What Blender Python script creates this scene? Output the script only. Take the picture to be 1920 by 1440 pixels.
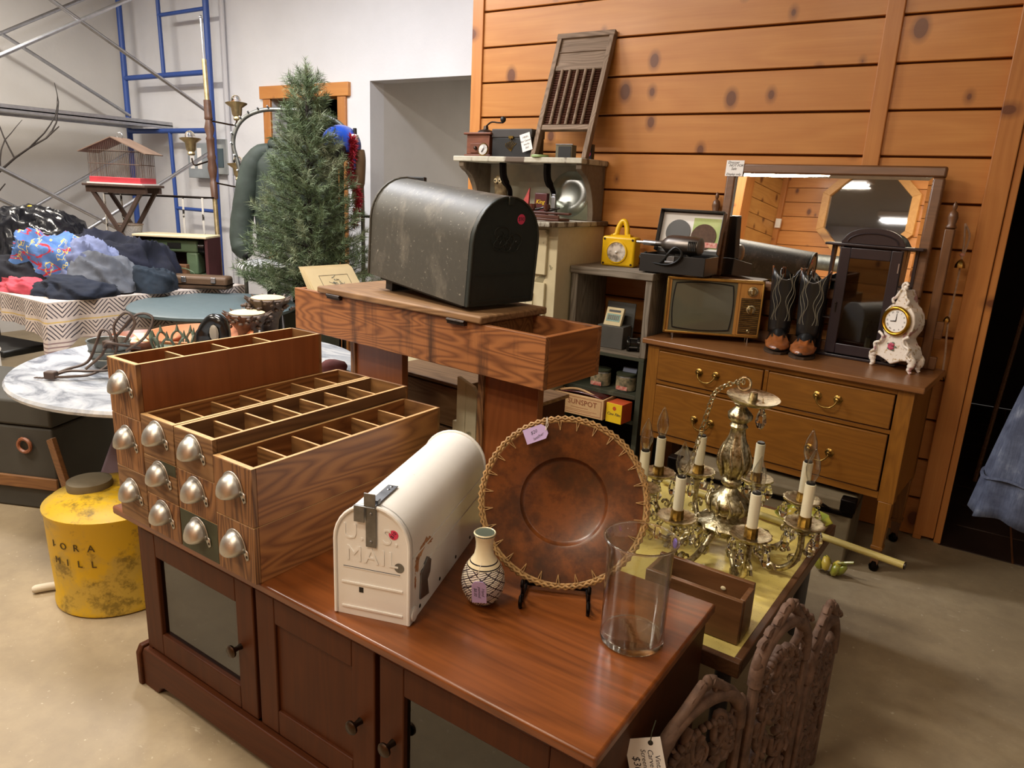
import bpy, math, random
from math import sin, cos, pi, radians as RD
from mathutils import Vector, Matrix, Euler

for o in list(bpy.data.objects): bpy.data.objects.remove(o)
scene = bpy.context.scene
COL = scene.collection
random.seed(7)

# ------------------------------------------------------------------ camera
F_PX, W_PX = 1342.08, 1920.0
YAW, PITCH, ROLL = RD(32.658), RD(15.017), RD(2.737)
cam_data = bpy.data.cameras.new('camera')
cam_data.sensor_width = 36.0
cam_data.lens = F_PX / W_PX * 36.0
cam_data.clip_start = 0.05
cam = bpy.data.objects.new('camera', cam_data)
COL.objects.link(cam)
fw = Vector((-sin(YAW) * cos(PITCH), cos(YAW) * cos(PITCH), -sin(PITCH)))
rt = Vector((cos(YAW), sin(YAW), 0)); up = rt.cross(fw)
r2 = cos(ROLL) * rt + sin(ROLL) * up; u2 = -sin(ROLL) * rt + cos(ROLL) * up
cam.matrix_world = Matrix(((r2.x, u2.x, -fw.x, 0), (r2.y, u2.y, -fw.y, 0), (r2.z, u2.z, -fw.z, 1.45), (0, 0, 0, 1)))
scene.camera = cam

# ------------------------------------------------------------------ world, exposure
world = bpy.data.worlds.new('world'); scene.world = world
world.use_nodes = True
world.node_tree.nodes['Background'].inputs[0].default_value = (1.0, 0.93, 0.84, 1)
world.node_tree.nodes['Background'].inputs[1].default_value = 0.05
vs = scene.view_settings
vs.view_transform = 'Standard'; vs.look = 'None'; vs.gamma = 1.0; vs.use_curve_mapping = False
vs.exposure = 0.42

def area(name, loc, size, power, color, target=None):
    d = bpy.data.lights.new(name, 'AREA'); d.shape = 'RECTANGLE'
    d.size, d.size_y = size; d.energy = power; d.color = color
    o = bpy.data.objects.new(name, d); COL.objects.link(o); o.location = loc
    if target is not None:
        o.rotation_euler = (Vector(target) - Vector(loc)).to_track_quat('-Z', 'Y').to_euler()
    return o
CEIL = 3.4
WARM, NEUT, COOL = (1.0, 0.84, 0.62), (1.0, 0.91, 0.78), (0.95, 0.96, 1.0)
# (x, y, power, colour): the tubes of the ceiling fixtures that hang in the hall
TUBES = [(-3.5, 2.4, 64, COOL), (-5.7, 1.9, 70, NEUT), (-2.5, 0.9, 62, NEUT), (-1.0, -0.3, 26, WARM), (-4.0, -0.6, 62, NEUT), (-1.2, -1.7, 30, WARM), (1.3, 0.6, 5, WARM)]
for i, (x, y, p, c) in enumerate(TUBES):
    area('fluorescent_lamp', (x, y, CEIL - 0.16), (1.2, 0.28), p, c)

area('added_alcove_lamp', (-2.7, 5.6, 2.45), (.6, .28), 9, NEUT)  # unseen lamp, added to brighten the alcove walls

# ------------------------------------------------------------------ mesh helpers
def lin(h):
    h = h.lstrip('#'); out = []
    for i in (0, 2, 4):
        v = int(h[i:i + 2], 16) / 255.0
        out.append(v / 12.92 if v <= 0.04045 else ((v + 0.055) / 1.055) ** 2.4)
    return (out[0], out[1], out[2], 1.0)

def rotm(rx=0, ry=0, rz=0, loc=(0, 0, 0)):
    return Matrix.Translation(loc) @ Euler((RD(rx), RD(ry), RD(rz))).to_matrix().to_4x4()

class MB:
    def __init__(s): s.v = []; s.f = []; s.M = None
    def add(s, vs, fs, M=None):
        n = len(s.v)
        for p in vs:
            p = Vector(p)
            if M is not None: p = M @ p
            if s.M is not None: p = s.M @ p
            s.v.append(p)
        s.f += [tuple(i + n for i in f) for f in fs]
        return s
    def bx(s, x0, x1, y0, y1, z0, z1, M=None):
        return s.add([(x0, y0, z0), (x1, y0, z0), (x1, y1, z0), (x0, y1, z0), (x0, y0, z1), (x1, y0, z1), (x1, y1, z1), (x0, y1, z1)],
                     [(3, 2, 1, 0), (4, 5, 6, 7), (0, 1, 5, 4), (1, 2, 6, 5), (2, 3, 7, 6), (3, 0, 4, 7)], M)
    def box(s, c, d, M=None):
        return s.bx(c[0] - d[0] / 2, c[0] + d[0] / 2, c[1] - d[1] / 2, c[1] + d[1] / 2, c[2] - d[2] / 2, c[2] + d[2] / 2, M)
    def tube(s, pts, r, n=8, closed=False, M=None, flat=1.0):
        pts = [Vector(p) for p in pts]; m = len(pts)
        rs = list(r) if isinstance(r, (list, tuple)) else [r] * m
        vs = []; prev = None
        for i, p in enumerate(pts):
            a = pts[i - 1] if (i > 0 or closed) else p
            b = pts[(i + 1) % m] if (i < m - 1 or closed) else p
            t = (b - a)
            t = t.normalized() if t.length > 1e-9 else Vector((0, 0, 1))
            if prev is None:
                u = t.orthogonal().normalized()
            else:
                u = prev - t * prev.dot(t)
                u = u.normalized() if u.length > 1e-6 else t.orthogonal().normalized()
            prev = u; w = t.cross(u)
            for k in range(n):
                an = 2 * pi * k / n
                vs.append(p + (u * cos(an) + w * sin(an) * flat) * rs[i])
        fs = []
        for i in range(m if closed else m - 1):
            j = (i + 1) % m
            for k in range(n):
                k2 = (k + 1) % n
                fs.append((i * n + k, i * n + k2, j * n + k2, j * n + k))
        if not closed:
            fs.append(tuple(range(n))[::-1]); fs.append(tuple((m - 1) * n + k for k in range(n)))
        return s.add(vs, fs, M)
    def cyl(s, p0, p1, r, r1=None, n=12, M=None):
        return s.tube([p0, p1], [r, r if r1 is None else r1], n, False, M)
    def lathe(s, prof, n=24, M=None, wob=None):
        vs = []; fs = []
        for i, (r, z) in enumerate(prof):
            for k in range(n):
                a = 2 * pi * k / n
                q = r * (wob(a, i) if wob else 1.0)
                vs.append((q * cos(a), q * sin(a), z))
        for i in range(len(prof) - 1):
            for k in range(n):
                k2 = (k + 1) % n
                fs.append((i * n + k, i * n + k2, (i + 1) * n + k2, (i + 1) * n + k))
        if prof[0][0] > 1e-6: fs.append(tuple(range(n))[::-1])
        if prof[-1][0] > 1e-6: fs.append(tuple((len(prof) - 1) * n + k for k in range(n)))
        return s.add(vs, fs, M)
    def prism(s, poly, z0, z1, M=None):
        n = len(poly)
        vs = [(x, y, z0) for x, y in poly] + [(x, y, z1) for x, y in poly]
        fs = [tuple(range(n))[::-1], tuple(range(n, 2 * n))] + [(i, (i + 1) % n, n + (i + 1) % n, n + i) for i in range(n)]
        return s.add(vs, fs, M)
    def ball(s, c, r, n=12, m=8, M=None):
        r = (r, r, r) if not isinstance(r, (list, tuple)) else r
        vs = [(c[0], c[1], c[2] - r[2])]; fs = []
        for i in range(1, m):
            t = -pi / 2 + pi * i / m
            for k in range(n):
                a = 2 * pi * k / n
                vs.append((c[0] + r[0] * cos(t) * cos(a), c[1] + r[1] * cos(t) * sin(a), c[2] + r[2] * sin(t)))
        vs.append((c[0], c[1], c[2] + r[2])); top = len(vs) - 1
        for k in range(n):
            k2 = (k + 1) % n
            fs.append((0, 1 + k2, 1 + k)); fs.append((top, top - n + k, top - n + k2))
            for i in range(m - 2):
                fs.append((1 + i * n + k, 1 + i * n + k2, 1 + (i + 1) * n + k2, 1 + (i + 1) * n + k))
        return s.add(vs, fs, M)
    def grid(s, fn, nu, nv, M=None, wrap=False):
        vs = [fn(i / nu, j / nv) for i in range(nu + 1) for j in range(nv + 1)]
        fs = [(i * (nv + 1) + j, (i + 1) * (nv + 1) + j, (i + 1) * (nv + 1) + j + 1, i * (nv + 1) + j + 1) for i in range(nu) for j in range(nv)]
        return s.add(vs, fs, M)
    def build(s, name, mat, parent=None, loc=(0, 0, 0), rot=(0, 0, 0), smooth=35, bevel=0, seg=2, solid=0, sub=0, offset=-1, uv=None):
        me = bpy.data.meshes.new(name)
        me.from_pydata([tuple(p) for p in s.v], [], s.f)
        me.validate(); me.update()
        if mat is not None:
            me.materials.append(MT[mat] if isinstance(mat, str) else mat)
        if smooth:
            for p in me.polygons: p.use_smooth = True
            me.set_sharp_from_angle(angle=RD(smooth))
        o = bpy.data.objects.new(name, me); COL.objects.link(o)
        o.location = loc; o.rotation_euler = [RD(a) for a in rot]
        if parent is not None: o.parent = parent
        if solid:
            md = o.modifiers.new('solid', 'SOLIDIFY'); md.thickness = solid; md.offset = offset
        if bevel:
            md = o.modifiers.new('bevel', 'BEVEL'); md.width = bevel; md.segments = seg; md.limit_method = 'ANGLE'; md.angle_limit = RD(40)
        if sub:
            md = o.modifiers.new('sub', 'SUBSURF'); md.levels = sub; md.render_levels = sub
        return o

def tag(o, label=None, cat=None, group=None, kind=None):
    if label: o['label'] = label
    if cat: o['category'] = cat
    if group: o['group'] = group
    if kind: o['kind'] = kind
    return o

def thing(name, label, cat, loc=(0, 0, 0), rz=0, group=None, rot=None):
    o = bpy.data.objects.new(name, None); COL.objects.link(o)
    o.empty_display_size = 0.05
    o.location = loc; o.rotation_euler = [RD(a) for a in (rot or (0, 0, rz))]
    return tag(o, label, cat, group)

def text(name, body, size, mat, parent=None, M=None, depth=0.0004, align='CENTER', spacing=1.0, shear=0.0):
    cu = bpy.data.curves.new(name, 'FONT'); cu.body = body; cu.size = size
    cu.extrude = depth; cu.align_x = align; cu.align_y = 'CENTER'; cu.space_character = spacing; cu.resolution_u = 2; cu.shear = shear
    t = bpy.data.objects.new(name + '_curve', cu); COL.objects.link(t)
    dg = bpy.context.evaluated_depsgraph_get()
    me = bpy.data.meshes.new_from_object(t.evaluated_get(dg))
    bpy.data.objects.remove(t); bpy.data.curves.remove(cu)
    me.name = name; me.materials.clear(); me.materials.append(MT[mat])
    if M is not None: me.transform(M)
    o = bpy.data.objects.new(name, me); COL.objects.link(o)
    if parent is not None: o.parent = parent
    return o

def copy_tree(o, parent=None):
    c = o.copy(); COL.objects.link(c)
    if parent is not None: c.parent = parent
    for ch in list(o.children): copy_tree(ch, c)
    return c

def arcp(cx, cy, r, a0, a1, n):
    return [(cx + r * cos(RD(a0 + (a1 - a0) * i / n)), cy + r * sin(RD(a0 + (a1 - a0) * i / n))) for i in range(n + 1)]

def spline(pts, k=6):
    pts = [Vector(p) for p in pts]; out = []
    for i in range(len(pts) - 1):
        p0 = pts[max(i - 1, 0)]; p1 = pts[i]; p2 = pts[i + 1]; p3 = pts[min(i + 2, len(pts) - 1)]
        for j in range(k):
            t = j / k
            out.append(0.5 * ((2 * p1) + (p2 - p0) * t + (2 * p0 - 5 * p1 + 4 * p2 - p3) * t * t + (3 * p1 - p0 - 3 * p2 + p3) * t ** 3))
    out.append(pts[-1]); return out

# ------------------------------------------------------------------ materials
MT = {}
class NT:
    def __init__(s, name):
        s.m = bpy.data.materials.new(name); s.m.use_nodes = True; s.t = s.m.node_tree
        s.b = s.t.nodes['Principled BSDF']; MT[name] = s.m
    def n(s, typ, **kw):
        nd = s.t.nodes.new(typ)
        for k, v in kw.items():
            if k in nd.inputs.keys(): nd.inputs[k].default_value = v
            else: setattr(nd, k, v)
        return nd
    def l(s, a, b): s.t.links.new(a, b)
    def coord(s, scale=(1, 1, 1), rand=True, kind='Object'):
        tc = s.n('ShaderNodeTexCoord'); mp = s.n('ShaderNodeMapping'); mp.inputs['Scale'].default_value = scale
        if rand:
            oi = s.n('ShaderNodeObjectInfo'); ml = s.n('ShaderNodeMath', operation='MULTIPLY'); ml.inputs[1].default_value = 37.0
            ad = s.n('ShaderNodeVectorMath', operation='ADD')
            s.l(oi.outputs['Random'], ml.inputs[0]); s.l(tc.outputs[kind], ad.inputs[0]); s.l(ml.outputs[0], ad.inputs[1]); s.l(ad.outputs[0], mp.inputs['Vector'])
        else:
            s.l(tc.outputs[kind], mp.inputs['Vector'])
        return mp.outputs[0]
    def noise(s, vec, scale, detail=4, rough=.55, dist=0):
        nz = s.n('ShaderNodeTexNoise', Scale=scale, Detail=detail, Roughness=rough, Distortion=dist)
        s.l(vec, nz.inputs['Vector']); return nz.outputs['Fac']
    def ramp(s, fac, stops):
        r = s.n('ShaderNodeValToRGB'); e = r.color_ramp.elements
        while len(e) < len(stops): e.new(0.5)
        for i, (p, c) in enumerate(stops):
            e[i].position = p; e[i].color = c if len(c) == 4 else (*c, 1)
        s.l(fac, r.inputs[0]); return r.outputs[0]
    def mix(s, fac, a, b, mode='MIX'):
        m = s.n('ShaderNodeMix', data_type='RGBA', blend_type=mode)
        for inp, v in ((m.inputs[0], fac), (m.inputs[6], a), (m.inputs[7], b)):
            if hasattr(v, 'node'): s.l(v, inp)
            else: inp.default_value = v
        return m.outputs[2]
    def bump(s, h, strength=.3, dist=.002):
        b = s.n('ShaderNodeBump', Strength=strength, Distance=dist); s.l(h, b.inputs['Height']); s.l(b.outputs[0], s.b.inputs['Normal'])
    def base(s, c):
        if hasattr(c, 'node'): s.l(c, s.b.inputs['Base Color'])
        else: s.b.inputs['Base Color'].default_value = c
    def set(s, **kw):
        for k, v in kw.items(): s.b.inputs[k].default_value = v

G = lambda v: (v, v, v, 1)
def scl(c, k): return (min(c[0] * k, 1), min(c[1] * k, 1), min(c[2] * k, 1), 1)

def plain(name, col, rough=.5, metal=0.0, var=.12, vs=9, bump=0, bs=80, coat=0, col2=None, sheen=0):
    t = NT(name); c = lin(col); v = t.coord()
    nz = t.noise(v, vs, 5)
    c2 = lin(col2) if col2 else scl(c, 1 - var * 1.6)
    t.base(t.ramp(nz, [(.3, c2), (.7, scl(c, 1 + var * .5) if not col2 else c)]))
    t.set(Roughness=rough, Metallic=metal)
    if coat: t.set(**{'Coat Weight': coat, 'Coat Roughness': .12})
    if sheen: t.set(**{'Sheen Weight': sheen})
    if bump: t.bump(t.noise(v, bs, 3), bump)
    return t

def wood(name, light, dark, axis='X', sc=1.0, rough=.5, fig=.5, coat=0, bump=.12, contrast=1.0, stain=None, knots=0, K=13.0):
    """stretched fibres plus growth-ring contour figure along one axis"""
    t = NT(name); i = 'XYZ'.index(axis)
    sv = [105 * sc] * 3; sv[i] = 3.0 * sc
    v1 = t.coord(tuple(sv)); sw = [8.0 * sc] * 3; sw[i] = 1.0 * sc; v2 = t.coord(tuple(sw))
    fine = t.noise(v1, 1.6, 5, .6, .2)
    low = t.noise(v2, 1.0, 1.6, .5, .15)
    ml = t.n('ShaderNodeMath', operation='MULTIPLY'); ml.inputs[1].default_value = K; t.l(low, ml.inputs[0])
    pp = t.n('ShaderNodeMath', operation='PINGPONG'); pp.inputs[1].default_value = .5; t.l(ml.outputs[0], pp.inputs[0])
    db = t.n('ShaderNodeMath', operation='MULTIPLY'); db.inputs[1].default_value = 2.0; t.l(pp.outputs[0], db.inputs[0])
    mx = t.n('ShaderNodeMix', data_type='FLOAT'); mx.inputs[0].default_value = fig
    t.l(fine, mx.inputs[2]); t.l(db.outputs[0], mx.inputs[3])
    L, D = lin(light), lin(dark)
    lo, hi = .46 - .36 / contrast, .46 + .26 / contrast
    c = t.ramp(mx.outputs[0], [(max(lo, 0), D), (min(hi, 1), L)])
    big = t.noise(t.coord((1.5, 1.5, 1.5)), 2.0, 3)
    c = t.mix(t.ramp(big, [(.35, G(0)), (.7, G(.3))]), c, scl(D, .85))
    if stain:
        st = t.noise(t.coord((5, 3, .7)), 1.7, 5, .6)
        c = t.mix(t.ramp(st, [(.53, G(0)), (.66, G(.85))]), c, lin(stain))
    if knots:
        sx = t.n('ShaderNodeSeparateXYZ'); t.l(t.coord((1, 1, 1)), sx.inputs[0]); cx_ = t.n('ShaderNodeCombineXYZ')
        t.l(sx.outputs[i], cx_.inputs[0]); t.l(sx.outputs[0 if i == 2 else 2], cx_.inputs[1])
        mp = t.n('ShaderNodeMapping'); mp.inputs['Scale'].default_value = (3.4, 2.3, 1); t.l(cx_.outputs[0], mp.inputs['Vector'])
        vo = t.n('ShaderNodeTexVoronoi', Scale=knots, voronoi_dimensions='2D'); t.l(mp.outputs[0], vo.inputs['Vector'])
        pick = t.n('ShaderNodeSeparateColor'); t.l(vo.outputs['Color'], pick.inputs[0])
        gt = t.n('ShaderNodeMath', operation='MULTIPLY'); gt.inputs[1].default_value = .085; t.l(pick.outputs[0], gt.inputs[0])
        df = t.n('ShaderNodeMath', operation='SUBTRACT'); t.l(vo.outputs['Distance'], df.inputs[0]); t.l(gt.outputs[0], df.inputs[1])
        k = t.ramp(df.outputs[0], [(.0, G(.9)), (.012, G(.55)), (.075, G(0))])
        c = t.mix(k, c, lin('#5f2f17'))
    oi = t.n('ShaderNodeObjectInfo'); tone = t.ramp(oi.outputs['Random'], [(0, G(.86)), (1, G(1.0))])
    c = t.mix(1.0, c, tone, 'MULTIPLY')
    t.base(c); t.set(Roughness=rough)
    if coat: t.set(**{'Coat Weight': coat, 'Coat Roughness': .15})
    if bump: t.bump(mx.outputs[0], bump, .0012)
    return t

def worn(name, base, wear, amount=.55, scale=6, rough=.6, rough2=None, metal=0, base2=None, stretch=(1, 1, 1), width=.06, bump=.25, extra=None, spec=None):
    """painted / coated surface with patches where another colour shows through"""
    t = NT(name); v = t.coord(stretch); b = lin(base)
    fine = t.noise(t.coord((1, 1, 1)), scale * 6, 4)
    c = t.mix(t.ramp(fine, [(.3, G(0)), (.75, G(.5))]), b, lin(base2) if base2 else scl(b, .7))
    nz = t.noise(v, scale, 8, .68)
    m = t.ramp(nz, [(amount, G(0)), (amount + width, G(1))])
    c = t.mix(m, c, lin(wear))
    if extra:
        e = t.noise(t.coord((1, 1, 1)), extra[1], 6, .7)
        c = t.mix(t.ramp(e, [(extra[2], G(0)), (extra[2] + .04, G(1))]), c, lin(extra[0]))
    t.base(c); t.set(Roughness=rough, Metallic=metal)
    if bump: t.bump(nz, bump, .002)
    return t

def metal(name, col, rough=.3, var=.15, vs=25, dark=None, bump=0):
    t = NT(name); c = lin(col); v = t.coord()
    nz = t.noise(v, vs, 5, .6)
    t.base(t.ramp(nz, [(.35, lin(dark) if dark else scl(c, 1 - var * 2)), (.6, c)]))
    t.set(Metallic=1.0, Roughness=rough)
    if bump: t.bump(t.noise(v, vs * 3, 3), bump, .002)
    return t

def glass(name, col=(1, 1, 1, 1), rough=0.0, ior=1.45):
    t = NT(name); t.set(Roughness=rough, IOR=ior, **{'Base Color': col, 'Transmission Weight': 1.0}); return t

def pane(name, tint, gloss=.12, rough=.04, power=4.0, edge=.7):
    t = NT(name); tr = t.n('ShaderNodeBsdfTransparent', Color=tint); gl = t.n('ShaderNodeBsdfGlossy', Roughness=rough)
    lw = t.n('ShaderNodeLayerWeight', Blend=.5); pw = t.n('ShaderNodeMath', operation='POWER'); pw.inputs[1].default_value = power; t.l(lw.outputs['Facing'], pw.inputs[0])
    ad = t.n('ShaderNodeMath', operation='MULTIPLY_ADD'); ad.inputs[1].default_value = edge; ad.inputs[2].default_value = gloss
    mx = t.n('ShaderNodeMixShader'); t.l(pw.outputs[0], ad.inputs[0]); t.l(ad.outputs[0], mx.inputs[0]); t.l(tr.outputs[0], mx.inputs[1]); t.l(gl.outputs[0], mx.inputs[2])
    out = t.t.nodes['Material Output']; t.l(mx.outputs[0], out.inputs['Surface']); return t

def emis(name, col, strength):
    t = NT(name); t.base(col); t.set(**{'Emission Color': col, 'Emission Strength': strength}); return t

# ------------------------------------------------------------------ material library
def concrete():
    t = NT('concrete'); v = t.coord(rand=False)
    a = t.noise(v, 1.3, 6, .6); b = t.noise(v, 14, 5, .7); c3 = t.noise(v, 60, 3, .6)
    c = t.ramp(a, [(.3, lin('#82735b')), (.55, lin('#9a8a6f')), (.75, lin('#aa9c82'))])
    c = t.mix(t.ramp(b, [(.4, G(0)), (.75, G(.5))]), c, lin('#7a6b58'))
    c = t.mix(t.ramp(c3, [(.66, G(0)), (.72, G(.7))]), c, lin('#bdb19a'))
    d = t.noise(t.coord((.6, 2.2, 1), rand=False), 7, 6, .75)
    c = t.mix(t.ramp(d, [(.64, G(0)), (.7, G(.55))]), c, lin('#cbbfa9'))
    t.base(c); t.set(Roughness=.55); t.bump(b, .12, .003)
concrete()
plain('white_wall', '#d9d9dc', .85, var=.03, vs=3, bump=.5, bs=38)
plain('grey_wall', '#c9c6c2', .85, var=.03, vs=3, bump=.4, bs=38)
plain('alcove_wall', '#d3d0cd', .9, var=.03, vs=5, bump=.2, bs=50)
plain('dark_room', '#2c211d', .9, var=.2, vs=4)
wood('pine', '#cf8f49', '#b87232', 'X', .8, .45, .32, coat=.1, contrast=.7, knots=1.0, K=7)
wood('pine_v', '#c98846', '#ae6a2e', 'Z', .8, .45, .32, coat=.08, contrast=.7, knots=.8, K=7)
wood('pine_y', '#d8a862', '#bb8344', 'Y', .8, .45, .3, contrast=.7, knots=.8, K=7)
plain('groove', '#6b3d18', .9)
wood('cherry', '#86491d', '#582c0d', 'X', .8, .34, .3, coat=.22, bump=.04, contrast=1.15, K=9)
wood('cherry_dark', '#52290f', '#3a1a09', 'Z', .9, .5, .25, coat=0, bump=.04, contrast=.7)
wood('cherry_dark_x', '#52290f', '#3a1a09', 'X', .9, .5, .25, coat=0, bump=.04, contrast=.7)
wood('fir', '#a26c3a', '#6f4120', 'Y', 1.0, .5, .62, coat=.06, contrast=1.1, K=16)
wood('fir_x', '#8f673c', '#634224', 'X', 1.0, .5, .62, coat=.06, contrast=1.1, K=16)
wood('fir_z', '#94683f', '#54321c', 'Z', 1.8, .55, .7, contrast=1.1, K=15)
wood('fir_red', '#96552a', '#7a401a', 'Z', .8, .45, .35, coat=.1, contrast=.7, K=9)
wood('fir_dark', '#7d5a38', '#54361f', 'Y', 1.2, .6, .5, contrast=1.0)
wood('fir_grey', '#8a6844', '#5c3d24', 'X', 1.6, .6, .6, contrast=1.1, K=15)
wood('cut_edge', '#d8b07a', '#b58a54', 'Y', 2, .6, .3)
for k_ in ('cherry_dark', 'cherry_dark_x'): MT[k_].node_tree.nodes['Principled BSDF'].inputs['Specular IOR Level'].default_value = .2
plain('green_paint', '#3b3f2c', .6, var=.25, vs=14)
wood('trough_wood', '#a2683a', '#6e4020', 'X', 1.4, .55, .68, coat=.04, contrast=1.1, stain='#3a2214', K=18)
wood('board_grey', '#9a7650', '#6d4d2e', 'X', 1.4, .65, .5, contrast=1.0)
metal('pull_metal', '#c4c2bd', .40, .08)
metal('zinc', '#8d9094', .42, .15)
metal('dark_metal', '#4d4540', .4, .2)
metal('bronze', '#4a3d33', .35, .2)
metal('steel', '#b4b6ba', .35, .1)
metal('alu', '#c2c3c6', .4, .08)
metal('brass', '#a98a4a', .3, .25, dark='#5e4520')
metal('antique_brass', '#cfc5a6', .33, .3, 70, dark='#7a6b44', bump=.5)
metal('gold', '#c59a35', .3, .2)
metal('galv', '#8f928e', .5, .2, 12)
metal('black_iron', '#1f1a18', .5, .2)
plain('black', '#121212', .5, var=.1)
plain('black_gloss', '#141414', .2, var=.1)
plain('white_plain', '#e8e4dc', .6, var=.03)
plain('ink', '#2a2a35', .7, var=.05)
plain('ink_red', '#9c4a2e', .7, var=.05)
plain('ink_brown', '#8a4a2c', .7, var=.05)
plain('pink_sticker', '#d63c62', .5, var=.04)
plain('lilac_tag', '#b9a4d4', .6, var=.04)
plain('paper', '#e9e6e2', .8, var=.03)
plain('paper_cream', '#d9c9a2', .8, var=.07)
plain('string', '#d8d0c0', .8, var=.05)
worn('mail_white', '#e2e1de', '#8b5532', .73, 3.2, .4, base2='#eaeae6', width=.03, bump=.1, extra=('#9a8a55', 9, .73))
worn('mail_black', '#42403a', '#6d685e', .52, 9, .5, base2='#4a4840', stretch=(1, 1, .6), width=.2, bump=.25, extra=('#8a867c', 70, .62))
worn('mail_door', '#1c211d', '#2f352e', .62, 7, .45, base2='#252b26', width=.2, bump=.3)
plain('dark_rubber', '#1a1816', .6)
pane('pane_dark', (.30, .28, .24, 1), .10, .03)
pane('pane_clear', (.8, .82, .8, 1), .04, .02)
glass('clear_glass'); pane('thin_glass', (.95, .96, .95, 1), .065, .02, 2.0, .8)
glass('crystal', ior=1.55)

# ------------------------------------------------------------------ the setting
def struct(name, mb, mat, **k):
    o = mb.build(name, mat, smooth=0, **k); o['kind'] = 'structure'; return o
WY, BY, LX = 3.6, 4.2, -7.35          # wood wall, white back wall, left wall
fl = MB().bx(LX, 2.6, -4.2, 3.55, -.05, 0); fl.bx(LX, .05, 3.55, 6.6, -.05, 0)
struct('floor', fl, 'concrete')
struct('ceiling', MB().bx(LX, 2.6, -4.2, BY, CEIL, CEIL + .05), plain('ceiling_grey', '#a9a298', .9, var=.06).m)
# white wall with a doorway (x -5.2..-4.41) and a tall opening (x -4.08 to the wood wall)
w = MB(); y0, y1 = BY, BY + .15
w.bx(LX, -5.20, y0, y1, 0, CEIL).bx(-5.20, -4.41, y0, y1, 2.12, CEIL).bx(-4.41, -4.08, y0, y1, 0, CEIL).bx(-4.08, -2.4, y0, y1, 2.20, CEIL)
wb = struct('wall_back', w, 'white_wall')
struct('wall_left', MB().bx(LX - .1, LX, -4.2, BY + .15, 0, CEIL), 'grey_wall')
a = MB().bx(-4.18, -4.08, y1, 7.0, 0, 2.6).bx(-4.18, -1.5, 7.0, 7.1, 0, 2.6).bx(-4.18, -1.5, y1, 7.0, 2.6, 2.65).bx(-1.5, -1.4, y1, 7.0, 0, 2.65)
struct('wall_alcove', a, 'alcove_wall')
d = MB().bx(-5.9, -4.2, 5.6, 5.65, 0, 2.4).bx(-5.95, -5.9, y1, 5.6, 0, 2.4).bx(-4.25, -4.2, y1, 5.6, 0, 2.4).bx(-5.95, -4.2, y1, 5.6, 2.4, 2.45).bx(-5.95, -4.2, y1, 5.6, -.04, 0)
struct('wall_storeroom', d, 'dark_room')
dd = tag(bpy.data.objects.new('door_1', None), kind='structure'); COL.objects.link(dd); dd.location = (-4.8, BY, 0)
MB().bx(-.49, -.40, -.02, .14, 0, 2.12).build('jamb', 'pine_v', dd, bevel=.004)
MB().bx(.39, .48, -.02, .14, 0, 2.12).build('jamb', 'pine_v', dd, bevel=.004)
MB().bx(-.52, .52, -.03, .14, 2.10, 2.20).build('head_board', 'pine', dd, bevel=.004)
# wood wall: every plank a piece of its own, 0.186 m pitch, with a dark rebate between two planks
core = MB().bx(-2.655, .04, WY + .005, WY + .14, 0, CEIL)
wr = struct('wall_right', core, 'groove')
def plank_set(x0, x1, t):
    pl = None; zs = [1.299 + .186 * k for k in range(-7, 12)]
    for k, z in enumerate(zs):
        m = MB().bx(x0, x1, -.018, .004, .0045, .1815) if z > .01 else MB().bx(x0, x1, -.018, .004, .0045 + max(0, -z), .1815)
        if pl is None or z <= .01: o = m.build('plank', 'pine', wr, loc=(0, WY, z), bevel=.003, seg=1); pl = o if z > .01 else pl
        else:
            o = pl.copy(); COL.objects.link(o); o.location = (0, WY, z)
        if z + .186 > CEIL: bpy.data.objects.remove(o)
plank_set(-2.6, -.524, 0); plank_set(-.466, -.045, 1)
struct('trim_1', MB().bx(-2.67, -2.596, WY - .03, WY + .16, 0, CEIL), 'pine_v', bevel=.004)
struct('trim_2', MB().bx(-.530, -.462, WY - .034, WY + .004, 0, CEIL), 'pine_v', bevel=.004)
tp = MB().bx(-.055, .028, WY - .05, WY + .16, .02, CEIL).bx(.03, .058, WY - .04, WY + .16, .0, CEIL).bx(-.055, -.02, WY - .047, WY, 0, .1)
struct('trim_3', tp, 'pine_v', bevel=.004)
# dark passage beyond the post, with a tiled floor
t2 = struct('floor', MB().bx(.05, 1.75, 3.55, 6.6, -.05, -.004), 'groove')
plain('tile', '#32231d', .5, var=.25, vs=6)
tb = MB().bx(.004, .296, .004, .296, -.02, 0)
first = None
for i in range(6):
    for j in range(10):
        if first is None: first = o = tb.build('tile', 'tile', t2, bevel=.003, seg=1)
        else: o = first.copy(); COL.objects.link(o)
        o.location = (.05 + .283 * i, 3.555 + .3 * j, .0); o.scale = (.94, 1, 1)
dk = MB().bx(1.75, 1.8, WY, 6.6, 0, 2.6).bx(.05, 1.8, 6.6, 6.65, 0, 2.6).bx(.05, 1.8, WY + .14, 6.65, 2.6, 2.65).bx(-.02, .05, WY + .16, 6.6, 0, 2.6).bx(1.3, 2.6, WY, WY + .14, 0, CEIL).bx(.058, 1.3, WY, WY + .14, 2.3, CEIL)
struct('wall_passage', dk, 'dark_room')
struct('wall_side', MB().bx(2.6, 2.7, -4.2, WY, 0, CEIL), 'grey_wall')
AL = thing('ceiling_light', 'made-up short fluorescent fixture added to brighten the low alcove', 'ceiling light', (-2.7, 5.6, 2.6)); MB().bx(-.32, .32, -.16, .16, -.10, 0).build('housing', 'white_plain', AL, bevel=.01)  # made-up fixture, out of view, to go with the added alcove lamp
MB().cyl((-.28, 0, -.122), (.28, 0, -.122), .014, n=10).build('tube', emis('tube_alcove_added', (*NEUT, 1), 3.0).m, AL)  # glowing tube of the made-up alcove fixture
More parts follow.
